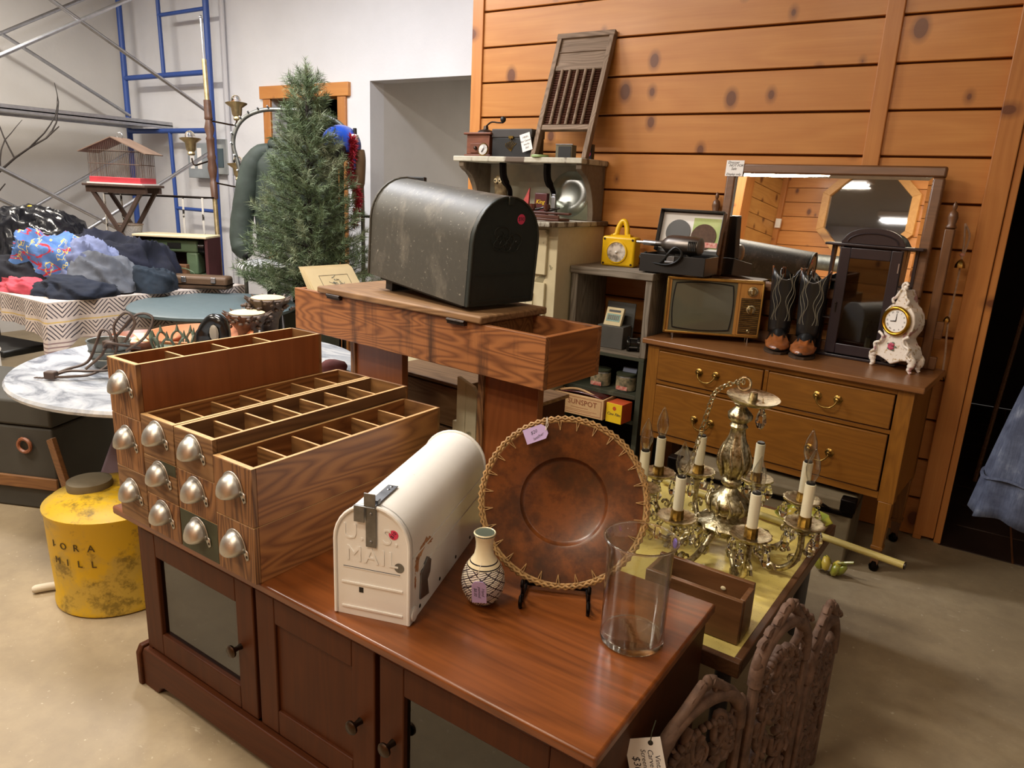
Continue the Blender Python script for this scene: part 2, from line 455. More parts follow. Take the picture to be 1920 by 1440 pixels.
for k, (x, y, p, c) in enumerate(TUBES):
    L = thing('ceiling_light', 'long white fluorescent ceiling fixture over the hall', 'ceiling light', (x, y, CEIL), 0, 'fluorescent fixtures on the ceiling')
    MB().bx(-.64, .64, -.17, .17, -.10, 0).build('housing', 'white_plain', L, bevel=.01)
    for s in (-.07, .07):
        MB().cyl((-.6, s, -.125), (.6, s, -.125), .016, n=10).build('tube', emis('tube_glow', (*c, 1), 3.0).m if 'tube_glow' not in MT else 'tube_glow', L)

# ------------------------------------------------------------------ sideboard (TV cabinet)
SB = thing('sideboard', 'low cherry wood sideboard with glass doors carrying the drawers and the white mailbox', 'cabinet', (-1.912, .945, 0), -1.1)
MB().bx(0, 1.525, 0, .59, .53, .554).build('top', 'cherry', SB, bevel=.006)
b = MB().bx(.085, .105, .022, .57, .1, .53).bx(1.49, 1.512, .022, .57, .1, .53).bx(.105, 1.49, .55, .57, .1, .53).bx(.105, 1.49, .03, .55, .1, .12).bx(.105, 1.49, .045, .55, .515, .53).bx(.585, .605, .045, .55, .12, .515).bx(.995, 1.015, .045, .55, .12, .515)
b.bx(.105, .585, .06, .54, .30, .315).bx(1.015, 1.49, .06, .54, .30, .315)
b.build('body', 'cherry_dark', SB, bevel=.002)
def foot_poly(x0, x1): return [(x0, 0), (x0 + .07, 0), (x0 + .085, .022), (x0 + .105, .032), (x1 - .105, .032), (x1 - .085, .022), (x1 - .07, 0), (x1, 0), (x1, .105), (x1 - .012, .128), (x0 + .012, .128), (x0, .105)]
m = MB().prism(foot_poly(.068, 1.53), 0, .022, rotm(90, 0, 0, (0, .03, 0)))
m.prism(foot_poly(-.575, 0.0), 0, .02, rotm(90, 0, -90, (.068, .0, 0)) ).prism(foot_poly(-.575, 0), 0, .02, rotm(90, 0, -90, (1.51, 0, 0)))
m.build('plinth', 'cherry_dark_x', SB, bevel=.004)
def door(x0, x1, glassy, knob_x, kz):
    fw_ = .068; z0, z1 = .135, .512
    f = MB().bx(0, fw_, 0, .02, 0, z1 - z0).bx(x1 - x0 - fw_, x1 - x0, 0, .02, 0, z1 - z0).bx(fw_, x1 - x0 - fw_, 0, .02, 0, fw_).bx(fw_, x1 - x0 - fw_, 0, .02, z1 - z0 - fw_, z1 - z0)
    o = f.build('door', 'cherry_dark', SB, loc=(x0, .02, z0), bevel=.003)
    if glassy: MB().bx(fw_ - .004, x1 - x0 - fw_ + .004, .012, .016, fw_ - .004, z1 - z0 - fw_ + .004).build('glass_pane', 'pane_dark', o)
    else: MB().bx(fw_ - .004, x1 - x0 - fw_ + .004, .008, .018, fw_ - .004, z1 - z0 - fw_ + .004).build('panel', 'cherry_dark', o)
    MB().lathe([(.008, 0), (.006, .012), (.0075, .02), (.0155, .024), (.0165, .029), (.013, .033), (0, .034)], 16, rotm(90, 0, 0, (knob_x - x0, 0, kz - z0))).build('knob', 'bronze', o, smooth=50)
door(.1, .59, True, .535, .325); door(.603, .997, False, .955, .322); door(1.012, 1.495, True, 1.052, .318)

# ------------------------------------------------------------------ the stacked parts drawers
def cup_pull(parent, x, z, name='pull'):
    m = MB(); n, k = 12, 8
    def f(u, v):
        a = pi * u; bb = (pi / 2) * v
        return (.026 * cos(a) * cos(bb) ** .7, -.024 * sin(bb) ** .9 - .001, .034 * sin(a) ** .85 * cos(bb) ** .8 - .006 * v)
    m.grid(f, n, k)
    rim = []
    for i in range(13):
        a = pi * i / 12
        rim.append((.031 * cos(a), 0, .038 * sin(a)))
    inn = [(p[0] * .80, 0, p[2] * .84) for p in rim]
    vs = [(p[0], -.0012, p[2]) for p in rim + inn]
    m.add(vs, [(i, i + 1, 13 + i + 1, 13 + i) for i in range(12)])
    for s in (-1, 1):
        m.add([(s * .023, -.0014, .010), (s * .036, -.0014, .004), (s * .037, -.0014, -.010), (s * .031, -.0014, -.014), (s * .024, -.0014, -.003)], [(0, 1, 2, 3, 4)])
    o = m.build(name, 'pull_metal', parent, loc=(x, 0, z), solid=.0012, offset=0, smooth=60); o.scale = (1.32, 1.3, 1.3)
    for s in (-1, 1): MB().ball((s * .032, -.002, -.006), (.003, .0015, .003), 8, 4).build('screw', 'dark_metal', o)
    return o
def bin_drawer(label, x0, x1, y, z, h, L, comps, fm, sm, pull=(.5, .50), dm='fir_x', tilt=0, grp=None, top_open=True, patch=None):
    w = x1 - x0
    D = thing('parts_drawer', label, 'drawer', (x0, y, z), -1.1, grp)
    e = .009; g = .0012
    MB().bx(g, w - g, 0, .014, .0, h - g).build('front', fm, D, bevel=.0015, seg=1)
    if patch: MB().bx(patch[0], patch[1], -.0012, 0, patch[2], patch[3]).build('painted_patch', 'green_paint', D, smooth=0)
    for xx in (g, w - g - e):
        MB().bx(xx, xx + e, .014, L - e, 0, h - g).build('side', sm, D)
        MB().bx(xx, xx + e, .014, L - e, h - g, h - g + .0008).build('top_edge', 'cut_edge', D, smooth=0)
    MB().bx(g, w - g, 0.001, .0138, h - g, h - g + .0008).build('top_edge', 'cut_edge', D, smooth=0)
    MB().bx(g, w - g, L - e, L, 0, h - g).build('back', dm, D)
    MB().bx(g + e, w - g - e, .014, L - e, 0.001, .007).build('bottom', 'fir_dark', D)
    if top_open:
        for i in range(1, comps):
            yy = .014 + (L - .03) * i / comps
            MB().bx(g + e, w - g - e, yy - .003, yy + .003, .007, h - .010).build('divider', dm, D)
            MB().bx(g + e, w - g - e, yy - .003, yy + .003, h - .010, h - .0093).build('divider_edge', 'cut_edge', D, smooth=0)
    cup_pull(D, w * pull[0], h * pull[1])
    return D
yF = .930; gR, gM, gL = 'two wide parts drawers beside the mailbox', 'six small parts drawers in the middle of the stack', 'three tall parts drawers at the end of the stack'
bin_drawer('lower wide fir drawer resting on the sideboard beside the white mailbox', -1.398, -1.256, yF - .006, .5545, .141, .64, 6, 'fir_z', 'fir', grp=gR, top_open=False)
bin_drawer('upper wide fir drawer with five dividers above the other wide drawer', -1.398, -1.256, yF - .006, .6965, .141, .64, 6, 'fir_z', 'fir', grp=gR)
fms = ['fir_grey', 'fir_z', 'fir_grey']
mr = ['small drawer with an all green front beside the wide drawers, bottom row', 'small drawer with plain brown front beside the wide drawers, middle row', 'small open divided drawer beside the wide drawers, topmost of its column']
ml = ['small plain brown drawer between green front drawer and tall drawers, bottom row', 'small drawer with a green corner on its front, middle row', 'small open divided drawer next to the tall end drawers, topmost of its column']
for k in range(3):
    bin_drawer(mr[k], -1.556, -1.400, yF, .5545 + .1055 * k, .105, .655, 7, 'green_paint' if k == 0 else fms[k], 'fir_dark', grp=gM, top_open=k == 2)
    bin_drawer(ml[k], -1.702, -1.558, yF + .003, .5545 + .1055 * k, .105, .655, 7, fms[(k + 1) % 3], 'fir', grp=gM, top_open=k == 2, patch=(.075, .142, .075, .104) if k == 1 else None)
lf = ['bottom tall drawer of the end column above the yellow can', 'middle tall drawer of the end column with dark grain front', 'reddish open drawer with three dividers, top of the whole stack']
for k in range(3):
    bin_drawer(lf[k], -1.842, -1.704, yF + .006, .5545 + .147 * k, .1465, .59, 4, ['fir_grey', 'fir_z', 'fir_z'][k], 'fir_red' if k == 2 else 'fir', grp=gL, top_open=k == 2)

# ------------------------------------------------------------------ mailboxes
def arch(w, s, n=16):
    r = w / 2
    return [(-r, 0), (r, 0)] + [(r * cos(pi * i / n), s + r * sin(pi * i / n)) for i in range(n + 1)]
def mailbox(R, w, s, L, bm, dm, ribs=True):
    P = arch(w, s)
    vs = []; n = len(P)
    m = MB()
    inner = arch(w - .004, s, 16)
    m.add([(x, 0.004, z) for x, z in P] + [(x, L, z) for x, z in P], [(i, (i + 1) % n, n + (i + 1) % n, n + i) for i in range(n)] + [tuple(range(n, 2 * n))])
    m.build('body', bm, R, smooth=30)
    rim = [Vector((x, .004, z)) for x, z in P[1:] + P[:1]]
    # rolled edges at both ends
    MB().tube([(x * 1.012, L - .004, z + .001) for x, z in P[1:]] + [(P[0][0] * 1.012, L - .004, .001)], .0045, 8).build('rear_rim', bm, R)
    D = MB().add([(x * 1.0, -.006, z) for x, z in P] + [(x * 1.0, .008, z) for x, z in P], [tuple(range(n))[::-1]] + [(i, n + i, n + (i + 1) % n, (i + 1) % n) for i in range(n)]).build('door', dm, R, smooth=30)
    MB().tube([(x * .975, -.007, z * .985 + .003) for x, z in P[1:]] + [(P[0][0] * .975, -.007, .003)], .004, 8).build('door_rim', dm, D)
    return D
WM = thing('white_mailbox', 'white arched metal mailbox with rust patches standing on the sideboard', 'mailbox', (-.960, .991, .5545), 18.0)
w, s, L = .172, .176, .50
D = mailbox(WM, w, s, L, 'mail_white', 'mail_white')
Tm = lambda x, z, y=-.0065: rotm(90, 0, 0, (x, y, z))
for body, x, z in (('U.', -.042, .196), ('S.', .042, .196), ('MAIL', 0, .146)):
    text('embossed_letters', body, .050, 'mail_white', D, Tm(x, z), .0011, spacing=1.15)
MB().bx(-.07, .07, -.0085, -.006, .076, .080).bx(-.07, .07, -.0085, -.006, .018, .022).bx(-.066, .062, -.0072, -.006, .113, .1145).build('embossed_ribs', 'mail_white', D)
MB().bx(-.066, .064, -.0066, -.006, .1148, .1158).build('scratch_line', 'ink', D, smooth=0)
MB().bx(-.030, -.020, -.0067, -.006, .058, .070).build('black_mark', 'black', D, smooth=0)
MB().lathe([(.011, 0), (.011, .0005)], 20, Tm(.062, .132, -.0062)).build('scuffed_spot', 'zinc', D, smooth=0)
st = MB().lathe([(.0105, 0), (.0105, .0006)], 24, Tm(.049, .205, -.0062)).build('price_sticker', 'pink_sticker', D, smooth=0)
text('price', '$10', .0105, 'ink', st, Tm(.049, .205, -.007) @ rotm(0, 0, 55), .0002)
lt = MB().bx(-.012, .012, -.0105, -.0085, .170, .262).bx(-.012, .012, -.0105, .10, .2635, .2655).bx(-.012, .012, .0, .012, .262, .273)
lt.bx(-.014, .012, -.014, -.012, .262, .292, rotm(0, 0, 0)).bx(-.036, -.012, -.016, -.0135, .226, .262).bx(-.036, .012, -.016, -.0105, .260, .2625)
lt.build('latch', 'zinc', WM, bevel=.0015)
for q in (.075, .09): MB().ball((0, q, .266), (.004, .004, .0015), 8, 4).build('rivet', 'zinc', WM)
for zz in (.182, .245): MB().ball((0, -.011, zz), (.004, .0015, .004), 8, 4).build('rivet', 'zinc', WM)
MB().bx(.086, .0885, .008, L - .01, .150, .1525).bx(.086, .0885, .02, L - .01, .104, .1075).build('side_ribs', 'mail_white', WM)
m = MB().prism([(.045, .035), (.095, .022), (.085, .062), (.10, .074), (.105, .102), (.085, .118), (.05, .098)], 0, .004, Matrix(((0, 0, 1, .0862), (1, 0, 0, 0), (0, 1, 0, 0), (0, 0, 0, 1))))
m.build('flag_bracket', 'zinc', WM, bevel=.001)
MB().lathe([(.016, 0), (.016, .008), (.008, .010), (0, .010)], 16, rotm(0, 90, 0, (.083, .012, .020))).build('hinge', 'mail_white', WM)
for q in (.05, .17, .28, .39): MB().ball((.0865, q, .016), (.0015, .005, .005), 8, 4).build('rivet_hole', 'black', WM)
plain('rust', '#8a5430', .9, var=.3, vs=60, col2='#c99b70'); YZ = Matrix(((0, 0, 1, .0862), (1, 0, 0, 0), (0, 1, 0, 0), (0, 0, 0, 1)))
random.seed(12)
for cy_, cz_, ry_, rz2, sl in ((.055, .148, .032, .012, .5), (.030, .128, .012, .022, .2), (.098, .150, .022, .010, -.3), (.075, .100, .03, .004, .25), (.022, .09, .004, .02, 0)):
    po = []
    for k in range(26):
        a = 2 * pi * k / 26; q = random.uniform(.55, 1.15); po.append((cy_ + ry_ * q * cos(a), cz_ + rz2 * q * sin(a) + sl * ry_ * q * cos(a)))
    MB().prism(po, 0, .0007, YZ).build('rust_patch', 'rust', WM, smooth=0)

BM = thing('black_mailbox', 'large weathered black metal mailbox on the lidded wooden trough', 'mailbox', (0, 0, 0))
BM.matrix_world = Matrix.Translation((-1.345, 1.805, 1.092)) @ Euler((0, RD(4.6), RD(-13.1))).to_matrix().to_4x4() @ Matrix.Translation((0, .145, 0)) @ Matrix.Rotation(RD(90), 4, 'Z')
w, s, L = .29, .2, .56
D = mailbox(BM, w, s, L, 'mail_black', 'mail_door')
MB().bx(-.12, .12, -.0085, -.006, .098, .102).bx(-.13, .13, -.0085, -.006, .012, .018).build('door_rib', 'mail_door', D)
st = MB().lathe([(.0165, 0), (.0165, .0008)], 24, rotm(90, 0, 0, (.055, -.0062, .275))).build('price_sticker', 'pink_sticker', D, smooth=0)
text('price', '$90', .018, 'ink', st, rotm(90, 0, 0, (.055, -.0072, .275)), .0002)
def swirl(cx, cz, r, t): return [(cx + r * (1 - i / 22) * cos(i * .45 + t), -.0075, cz + .7 * r * (1 - i / 22) * sin(i * .45 + t)) for i in range(18)]
m = MB()
for k in range(7): m.tube(swirl(-.03 + .03 * (k % 3), .19 + .02 * (k // 3), .04, k), .0014, 5)
m.build('embossed_eagle', 'mail_door', D)
MB().bx(-.012, .012, -.014, .03, .318, .345).build('latch', 'mail_door', BM, bevel=.003)
MB().bx(-.125, .125, .04, L - .05, -.012, .004).build('floor_plate', 'dark_rubber', BM)
for q in (.10, .42): MB().cyl((.10, q, -.022), (.10, q, .0), .004, n=8).build('bolt', 'bronze', BM)
MB().bx(-.10, .10, L - .09, L - .05, -.05, -.01).build('mount_bracket', 'dark_rubber', BM)

# ------------------------------------------------------------------ wooden trough bench under the black mailbox
TR = thing('trough_bench', 'long stained wooden trough with half lid standing on board legs', 'bench', (-2.235, 1.880, 0), -5.95)
Lx, Wd, zt, hb = 1.227, .300, 1.05, .160
for yy, nm in ((0, 'side_board'), (Wd - .02, 'side_board')):
    MB().bx(0, Lx, yy, yy + .02, zt - hb, zt).build(nm, 'trough_wood', TR, bevel=.002)
for xx in (0, Lx - .022):
    MB().bx(xx + (.001 if xx == 0 else 0), xx + .022, .02, Wd - .02, zt - hb, zt - .001).build('end_board', wood('end_grain', '#a7662f', '#7a441d', 'Y', 1.2, .5, .6).m if 'end_grain' not in MT else 'end_grain', TR, bevel=.002)
MB().bx(.02, Lx - .02, .02, Wd - .02, zt - hb + .002, zt - hb + .02).build('bottom_board', 'fir_dark', TR)
MB().bx(Lx - .28, Lx - .262, .02, Wd - .02, zt - hb + .02, zt - .004).build('divider', 'fir_x', TR)
MB().bx(.160, .985, -.012, Wd + .03, zt + .001, zt + .026).build('lid', 'board_grey', TR, bevel=.006)
for xx in (.225, .845): MB().bx(xx, xx + .075, -.016, -.003, zt - .012, zt + .004).cyl((xx, -.016, zt), (xx + .075, -.016, zt), .005, n=8).build('hinge', 'dark_metal', TR)
for x0, x1, mt in ((.225, .50, 'fir_red'), (.895, 1.13, 'fir_red')):
    MB().bx(x0, x1, .11, .14, 0, zt - hb).build('leg', mt, TR, bevel=.002)
    MB().bx(x0 - .012, x0 + .014, .10, .15, 0, zt - hb).build('leg_cleat', 'fir_z', TR, bevel=.002)
MB().bx(.49, .895, .12, .14, .30, .42).build('stretcher', 'fir_dark', TR)

PB = thing('print_stack', 'cream paper prints with a framed drawing leaning in the trough', 'prints', (-2.135, 1.915, 1.005), 84)
for k in range(4):
    o = MB().bx(-.005, .235 - .003 * k, 0, .0012, 0, .15).build('sheet', 'paper_cream', PB, loc=(-.006 * (3 - k) , -.012 + .008 * (3 - k), 0), rot=(-34 - 2.2 * k, 0, 0))
m = MB().bx(.045, .185, -.0006, 0, .02, .0215).bx(.045, .185, -.0006, 0, .115, .1165).bx(.045, .0465, -.0006, 0, .02, .1165).bx(.1835, .185, -.0006, 0, .02, .1165)
m.build('print_border', 'ink', o, smooth=0)
random.seed(3); m = MB()
for k in range(26):
    cx, cz = .115 + random.gauss(0, .02), .072 + random.gauss(0, .016)
    m.tube([(cx + random.gauss(0, .008), -.0008, cz + random.gauss(0, .006)) for _ in range(4)], .0006, 4)
m.build('print_drawing', plain('ink_soft', '#6f7f85', .8).m, o, smooth=0)

# ------------------------------------------------------------------ vase, charger on its easel, glass cylinder
def vase_pattern():
    t = NT('vase_pattern'); tc = t.n('ShaderNodeTexCoord'); sp = t.n('ShaderNodeSeparateXYZ'); t.l(tc.outputs['Object'], sp.inputs[0])
    at = t.n('ShaderNodeMath', operation='ARCTAN2'); t.l(sp.outputs[1], at.inputs[0]); t.l(sp.outputs[0], at.inputs[1])
    u = t.n('ShaderNodeMath', operation='MULTIPLY'); u.inputs[1].default_value = 2.55; t.l(at.outputs[0], u.inputs[0])
    v = t.n('ShaderNodeMath', operation='MULTIPLY'); v.inputs[1].default_value = 82; t.l(sp.outputs[2], v.inputs[0])
    cv = t.n('ShaderNodeCombineXYZ'); t.l(u.outputs[0], cv.inputs[0]); t.l(v.outputs[0], cv.inputs[1])
    rot = t.n('ShaderNodeMapping'); rot.inputs['Rotation'].default_value = (0, 0, pi / 4); rot.inputs['Scale'].default_value = (.8, .8, 1); t.l(cv.outputs[0], rot.inputs[0])
    br = t.n('ShaderNodeTexBrick', offset=0.0, squash=1.0); t.l(rot.outputs[0], br.inputs['Vector'])
    br.inputs['Color1'].default_value = lin('#e6dfcc'); br.inputs['Color2'].default_value = lin('#cfc6c0'); br.inputs['Mortar'].default_value = lin('#2a2028')
    br.inputs['Scale'].default_value = 1.0; br.inputs['Mortar Size'].default_value = .07; br.inputs['Brick Width'].default_value = 1.0; br.inputs['Row Height'].default_value = 1.0
    wv = t.n('ShaderNodeTexWave', wave_type='RINGS', rings_direction='SPHERICAL', Scale=.9, Distortion=2.5); t.l(cv.outputs[0], wv.inputs['Vector'])
    c = t.mix(t.ramp(wv.outputs['Fac'], [(.72, G(0)), (.8, G(1))]), br.outputs[0], lin('#3a2a33'))
    lo = t.n('ShaderNodeMath', operation='LESS_THAN'); lo.inputs[1].default_value = .092; t.l(sp.outputs[2], lo.inputs[0])
    c = t.mix(lo.outputs[0], lin('#e2d6b4'), c)
    for z in (.094, .103, .0045):
        sb = t.n('ShaderNodeMath', operation='SUBTRACT'); sb.inputs[1].default_value = z; t.l(sp.outputs[2], sb.inputs[0])
        ab = t.n('ShaderNodeMath', operation='ABSOLUTE'); t.l(sb.outputs[0], ab.inputs[0])
        ls = t.n('ShaderNodeMath', operation='LESS_THAN'); ls.inputs[1].default_value = .0012; t.l(ab.outputs[0], ls.inputs[0])
        c = t.mix(ls.outputs[0], c, lin('#28242a'))
    t.base(c); t.set(Roughness=.22)
vase_pattern()
V = thing('ceramic_vase', 'small cream vase with dark painted lattice on its belly', 'vase', (-.812, 1.186, .5545), 0)
pr = [(.022, 0), (.026, .002), (.038, .014), (.047, .034), (.0495, .052), (.047, .072), (.040, .090), (.030, .104), (.0225, .116), (.0195, .132), (.0195, .146), (.0215, .158), (.0245, .166), (.025, .169), (.023, .171), (.020, .168), (.0175, .158), (.016, .13), (.018, .10), (.0, .05)]
MB().lathe(pr, 40).build('body', 'vase_pattern', V, smooth=60)
MB().lathe([(.0243, .1655), (.0256, .168), (.0243, .1695)], 32).build('rim_band', plain('rim_green', '#4c554a', .3).m, V)
TG = tag(MB().prism([(-.016, -.028), (.016, -.028), (.016, .018), (.009, .027), (-.009, .027), (-.016, .018)], 0, .0008).build('price_tag', 'lilac_tag', None, loc=(-.7835, 1.1305, .6135), rot=(97, -2, 27)), 'lilac price tag hanging on the front of the cream vase', 'price tag')
for i, (tx, xx) in enumerate((('Hand', .009), ('painted', .001), ('$8.00', -.008))):
    text('handwriting', tx, .0095, 'ink', TG, rotm(0, 0, -90, (xx, 0, .0009)), .0001, shear=.3)
MB().tube([(0, .022, .001), (-.002, .045, -.012), (.004, .06, -.022)], .0006, 5).build('string', 'string', TG)

def plate_mat():
    t = NT('plate_brown'); v = t.coord((1, 1, 1), rand=False)
    a = t.noise(v, 7, 7, .7); b2 = t.noise(v, 34, 5, .7)
    c = t.ramp(a, [(.3, lin('#2a1d15')), (.45, lin('#4a2812')), (.58, lin('#6e3c18')), (.75, lin('#582b11'))])
    c = t.mix(t.ramp(b2, [(.5, G(0)), (.66, G(.6))]), c, lin('#3c1c0c'))
    t.base(c); t.set(Roughness=.33, **{'Coat Weight': .3, 'Coat Roughness': .2})
plate_mat()
plain('rattan', '#a98350', .6, var=.35, vs=120)
cx, cy, cz = -.728, 1.385, .752
PL = thing('charger_plate', 'large round brown charger with stitched rattan rim on an easel', 'plate', (cx, cy, cz))
nrm = Vector((sin(RD(26)) * cos(RD(24)), -cos(RD(26)) * cos(RD(24)), sin(RD(24))))
PL.rotation_euler = nrm.to_track_quat('Z', 'Y').to_euler()
R0 = .2
prof = [(0, -.022), (.094, -.022), (.098, -.020), (.104, -.008), (.11, -.006), (.186, .003), (.187, -.003), (.106, -.013), (.10, -.028), (0, -.028)]
MB().lathe([(r, z) for r, z in prof], 72).build('dish', 'plate_brown', PL, smooth=40)
m = MB()
for k, (rr, zz) in enumerate(((.190, .002), (.195, .004), (.199, .002))):
    pts = []
    for i in range(150):
        a = 2 * pi * i / 150; wv = .0022 * sin(75 * a + k * 2.1)
        pts.append(((rr + wv) * cos(a), (rr + wv) * sin(a), zz + .002 * cos(75 * a + k * 2.1)))
    m.tube(pts, .0032, 6, True)
m.build('rattan_rim', 'rattan', PL, smooth=60)
for k in range(27):
    a = 2 * pi * (k + .3) / 27
    m = MB()
    for s in (-.02, .02):
        m.tube([((.190) * cos(a + s), (.190) * sin(a + s), .006), (.168 * cos(a), .168 * sin(a), .0035)], .0011, 5)
    m.build('stitch', 'rattan', PL)
TG = tag(MB().prism([(-.028, -.018), (.019, -.018), (.028, -.008), (.028, .008), (.019, .018), (-.028, .018)], 0, .0008).build('price_tag', 'lilac_tag', None), 'lilac price tag tied to the rim of the brown charger', 'price tag')
TG.matrix_world = PL.matrix_basis @ Matrix.Translation((-.078, .152, .012)) @ Matrix.Rotation(RD(24), 4, 'Z')
text('handwriting', '$20', .011, 'ink', TG, rotm(0, 0, 8, (-.004, .005, .0009)), .0001, shear=.3); text('handwriting', 'leather', .010, 'ink', TG, rotm(0, 0, 14, (.003, -.008, .0009)), .0001, shear=.3)
MB().tube([(.024, 0, .001), (.030, .012, .002), (.038, .030, -.006)], .0007, 5).tube([(.024, 0, .001), (.034, .010, .002), (.038, .030, -.006)], .0007, 5).build('string', 'string', TG)
ES = thing('plate_easel', 'small black scrolled easel holding the brown charger', 'easel', (cx, cy, .5545), 26)
for s in (-.075, .075):
    pts = spline([(s, -.155, .002), (s, -.165, .018), (s, -.150, .026), (s, -.143, .012), (s, -.128, .004), (s, -.115, .014), (s, -.125, .034), (s, -.132, .042), (s, -.125, .05), (s, -.117, .042)], 5)
    MB().tube(pts, .0045, 7).build('front_scroll', 'black_iron', ES, smooth=60)
    MB().tube([(s, -.128, .005), (s * .9, -.03, .012), (s * .6, .04, .006), (s * .55, .10, .003)], .0035, 7).build('back_leg', 'black_iron', ES, smooth=60)
    MB().tube([(s, -.066, .008), (s * .7, -.012, .10), (s * .3, .034, .18)], .0035, 7).build('upright', 'black_iron', ES, smooth=60)
MB().tube([(-.075, -.066, .010), (.075, -.066, .010)], .0035, 7).build('crossbar', 'black_iron', ES)

GC = thing('glass_cylinder', 'tall clear glass cylinder vase with flared rim on the sideboard', 'vase', (-.480, 1.262, .5545))
pr = [(0, .0), (.064, .0), (.067, .004), (.067, .014), (.066, .03), (.0665, .12), (.067, .19), (.069, .215), (.075, .229), (.0755, .232), (.0735, .233), (.0665, .216), (.0645, .19), (.0642, .12), (.0635, .025), (.060, .016), (.03, .0125), (0, .012)]
MB().lathe([(.0668, .012)] + pr[4:14] + [(.0642, .12), (.0636, .016)], 56).build('vessel', 'thin_glass', GC, smooth=60); MB().lathe([(0, 0), (.064, 0), (.067, .004), (.067, .012), (.0636, .015), (.058, .0125), (.03, .0105), (0, .010)], 56).build('thick_base', 'clear_glass', GC, smooth=60); MB().tube([(.0745 * cos(a), .0745 * sin(a), .2315) for a in [2 * pi * i / 56 for i in range(56)]], .0024, 8, True).build('rim', 'clear_glass', GC, smooth=60)
MB().lathe([(.0105, 0), (.0105, .0005)], 20, Matrix.Translation((.055, .047, .218)) @ Vector((-.75, -.65, .1)).to_track_quat('Z', 'Y').to_matrix().to_4x4()).build('price_sticker', plain('violet_sticker', '#7a6bd0', .5).m, GC, smooth=0)

# ------------------------------------------------------------------ dresser with swing mirror
wood('oak', '#8f5c1d', '#6c400f', 'X', 1.4, .4, .3, coat=.15, contrast=.8)
wood('oak_z', '#93601f', '#6e4212', 'Z', 1.4, .4, .3, coat=.15, contrast=.8)
wood('oak_top', '#8a5c34', '#684022', 'X', 1.2, .36, .3, coat=.2, contrast=.8)
wood('walnut', '#7a5232', '#583820', 'X', 1.0, .4, .35, coat=.2, contrast=.8)
wood('walnut_z', '#7a5232', '#583820', 'Z', 1.0, .4, .35, coat=.2, contrast=.8)
DR = thing('dresser', 'oak dresser with three drawers and brass pulls under the mirror', 'dresser', (-1.301, 3.178, 0), -5.9)
MB().bx(-.005, 1.205, -.004, .445, .779, .805).build('top', 'oak_top', DR, bevel=.005)
MB().bx(.022, .045, .04, .42, .33, .779).build('side_panel', 'oak_z', DR); MB().bx(1.15, 1.172, .04, .42, .33, .779).build('side_panel', 'oak_z', DR)
MB().bx(.045, 1.15, .40, .42, .33, .779).build('back_panel', 'fir_dark', DR)
MB().bx(.075, 1.112, .02, .045, .756, .779).bx(.075, 1.112, .02, .045, .592, .610).bx(.075, 1.112, .02, .045, .318, .348).bx(.588, .606, .02, .045, .610, .756).bx(.05, 1.14, .045, .40, .33, .345).build('front_rails', 'oak', DR, bevel=.002)
for x in (.02, 1.112):
    for y in (.018, .375):
        lp = MB().bx(x, x + .06, y, y + .05, .31, .779)
        lp.tube([(x + .03, y + .025, .31), (x + .03, y + .025, .10)], [.036, .027], 4).tube([(x + .03, y + .025, .115), (x + .03, y + .025, .10)], .032, 4)
        l = lp.build('leg', 'oak_z', DR, bevel=.002)
        MB().tube([(x + .03, y + .025, .10), (x + .03, y + .025, .028)], [.026, .019], 4).build('foot_block', 'walnut_z', l)
        MB().lathe([(.012, .045), (.016, .03), (.020, .02), (.017, .006), (.008, .0), (0, 0)], 12, Matrix.Translation((x + .03, y + .02, 0))).build('caster', 'black_iron', l, smooth=60)
def bail(parent, x, z, w=.082):
    PR_ = [(.017, 0), (.018, .002), (.015, .004), (.008, .006), (.009, .010), (.0095, .014), (.006, .018), (0, .019)]; wb_ = lambda a, i: 1 + (.07 * cos(8 * a) if i < 3 else 0)
    p = MB().lathe(PR_, 14, rotm(90, 0, 0, (x - w / 2, 0, z)), wob=wb_).build('rosette', 'brass', parent, smooth=50); MB().lathe(PR_, 14, rotm(90, 0, 0, (x + w / 2, 0, z)), wob=wb_).build('rosette', 'brass', parent, smooth=50)
    MB().tube(spline([(x - w / 2, -.014, z), (x - w / 2 + .004, -.02, z - .018), (x - w * .25, -.022, z - .034), (x, -.022, z - .038), (x + w * .25, -.022, z - .034), (x + w / 2 - .004, -.02, z - .018), (x + w / 2, -.014, z)], 4), .0032, 7).build('bail', 'brass', p, smooth=60)
for x0, x1, z0, z1, pulls in ((.083, .585, .614, .753, ((.335, .688),)), (.610, 1.106, .614, .753, ((.862, .692),)), (.083, 1.106, .352, .588, ((.337, .460), (.864, .462)))):
    d = MB().bx(x0, x1, 0, .02, z0, z1).bx(x0 + .012, x1 - .012, .02, .35, z0 + .01, z1 - .02).build('drawer', 'oak', DR, loc=(0, .012, 0), bevel=.003)
    for x, z in pulls: bail(d, x, z)
# mirror on its two posts; leans back a little
MR = thing('dresser_mirror', 'wide mirror in a dark wood frame tilting between two posts on the dresser', 'mirror', (-1.301 + .60 * cos(RD(-5.9)) + .385 * .103, 3.178 + .60 * sin(RD(-5.9)) + .385 * .995, .806), -5.9)
MIR = Euler((RD(-5), 0, 0)).to_matrix().to_4x4()
z0, z1, x0, x1 = .245, .825, -.455, .470
def RM(mb, n, m, par, **k):
    T_ = Matrix.Translation((0, -.01, .26)) @ MIR @ Matrix.Translation((0, 0, -.26))
    mb.v = [T_ @ p for p in mb.v]; return mb.build(n, m, par, **k)
fr = MB().bx(x0, x1, -.018, .018, z1 - .045, z1).bx(x0, x1, -.018, .018, z0, z0 + .045).bx(x0, x0 + .045, -.018, .018, z0 + .045, z1 - .045).bx(x1 - .045, x1, -.018, .018, z0 + .045, z1 - .045)
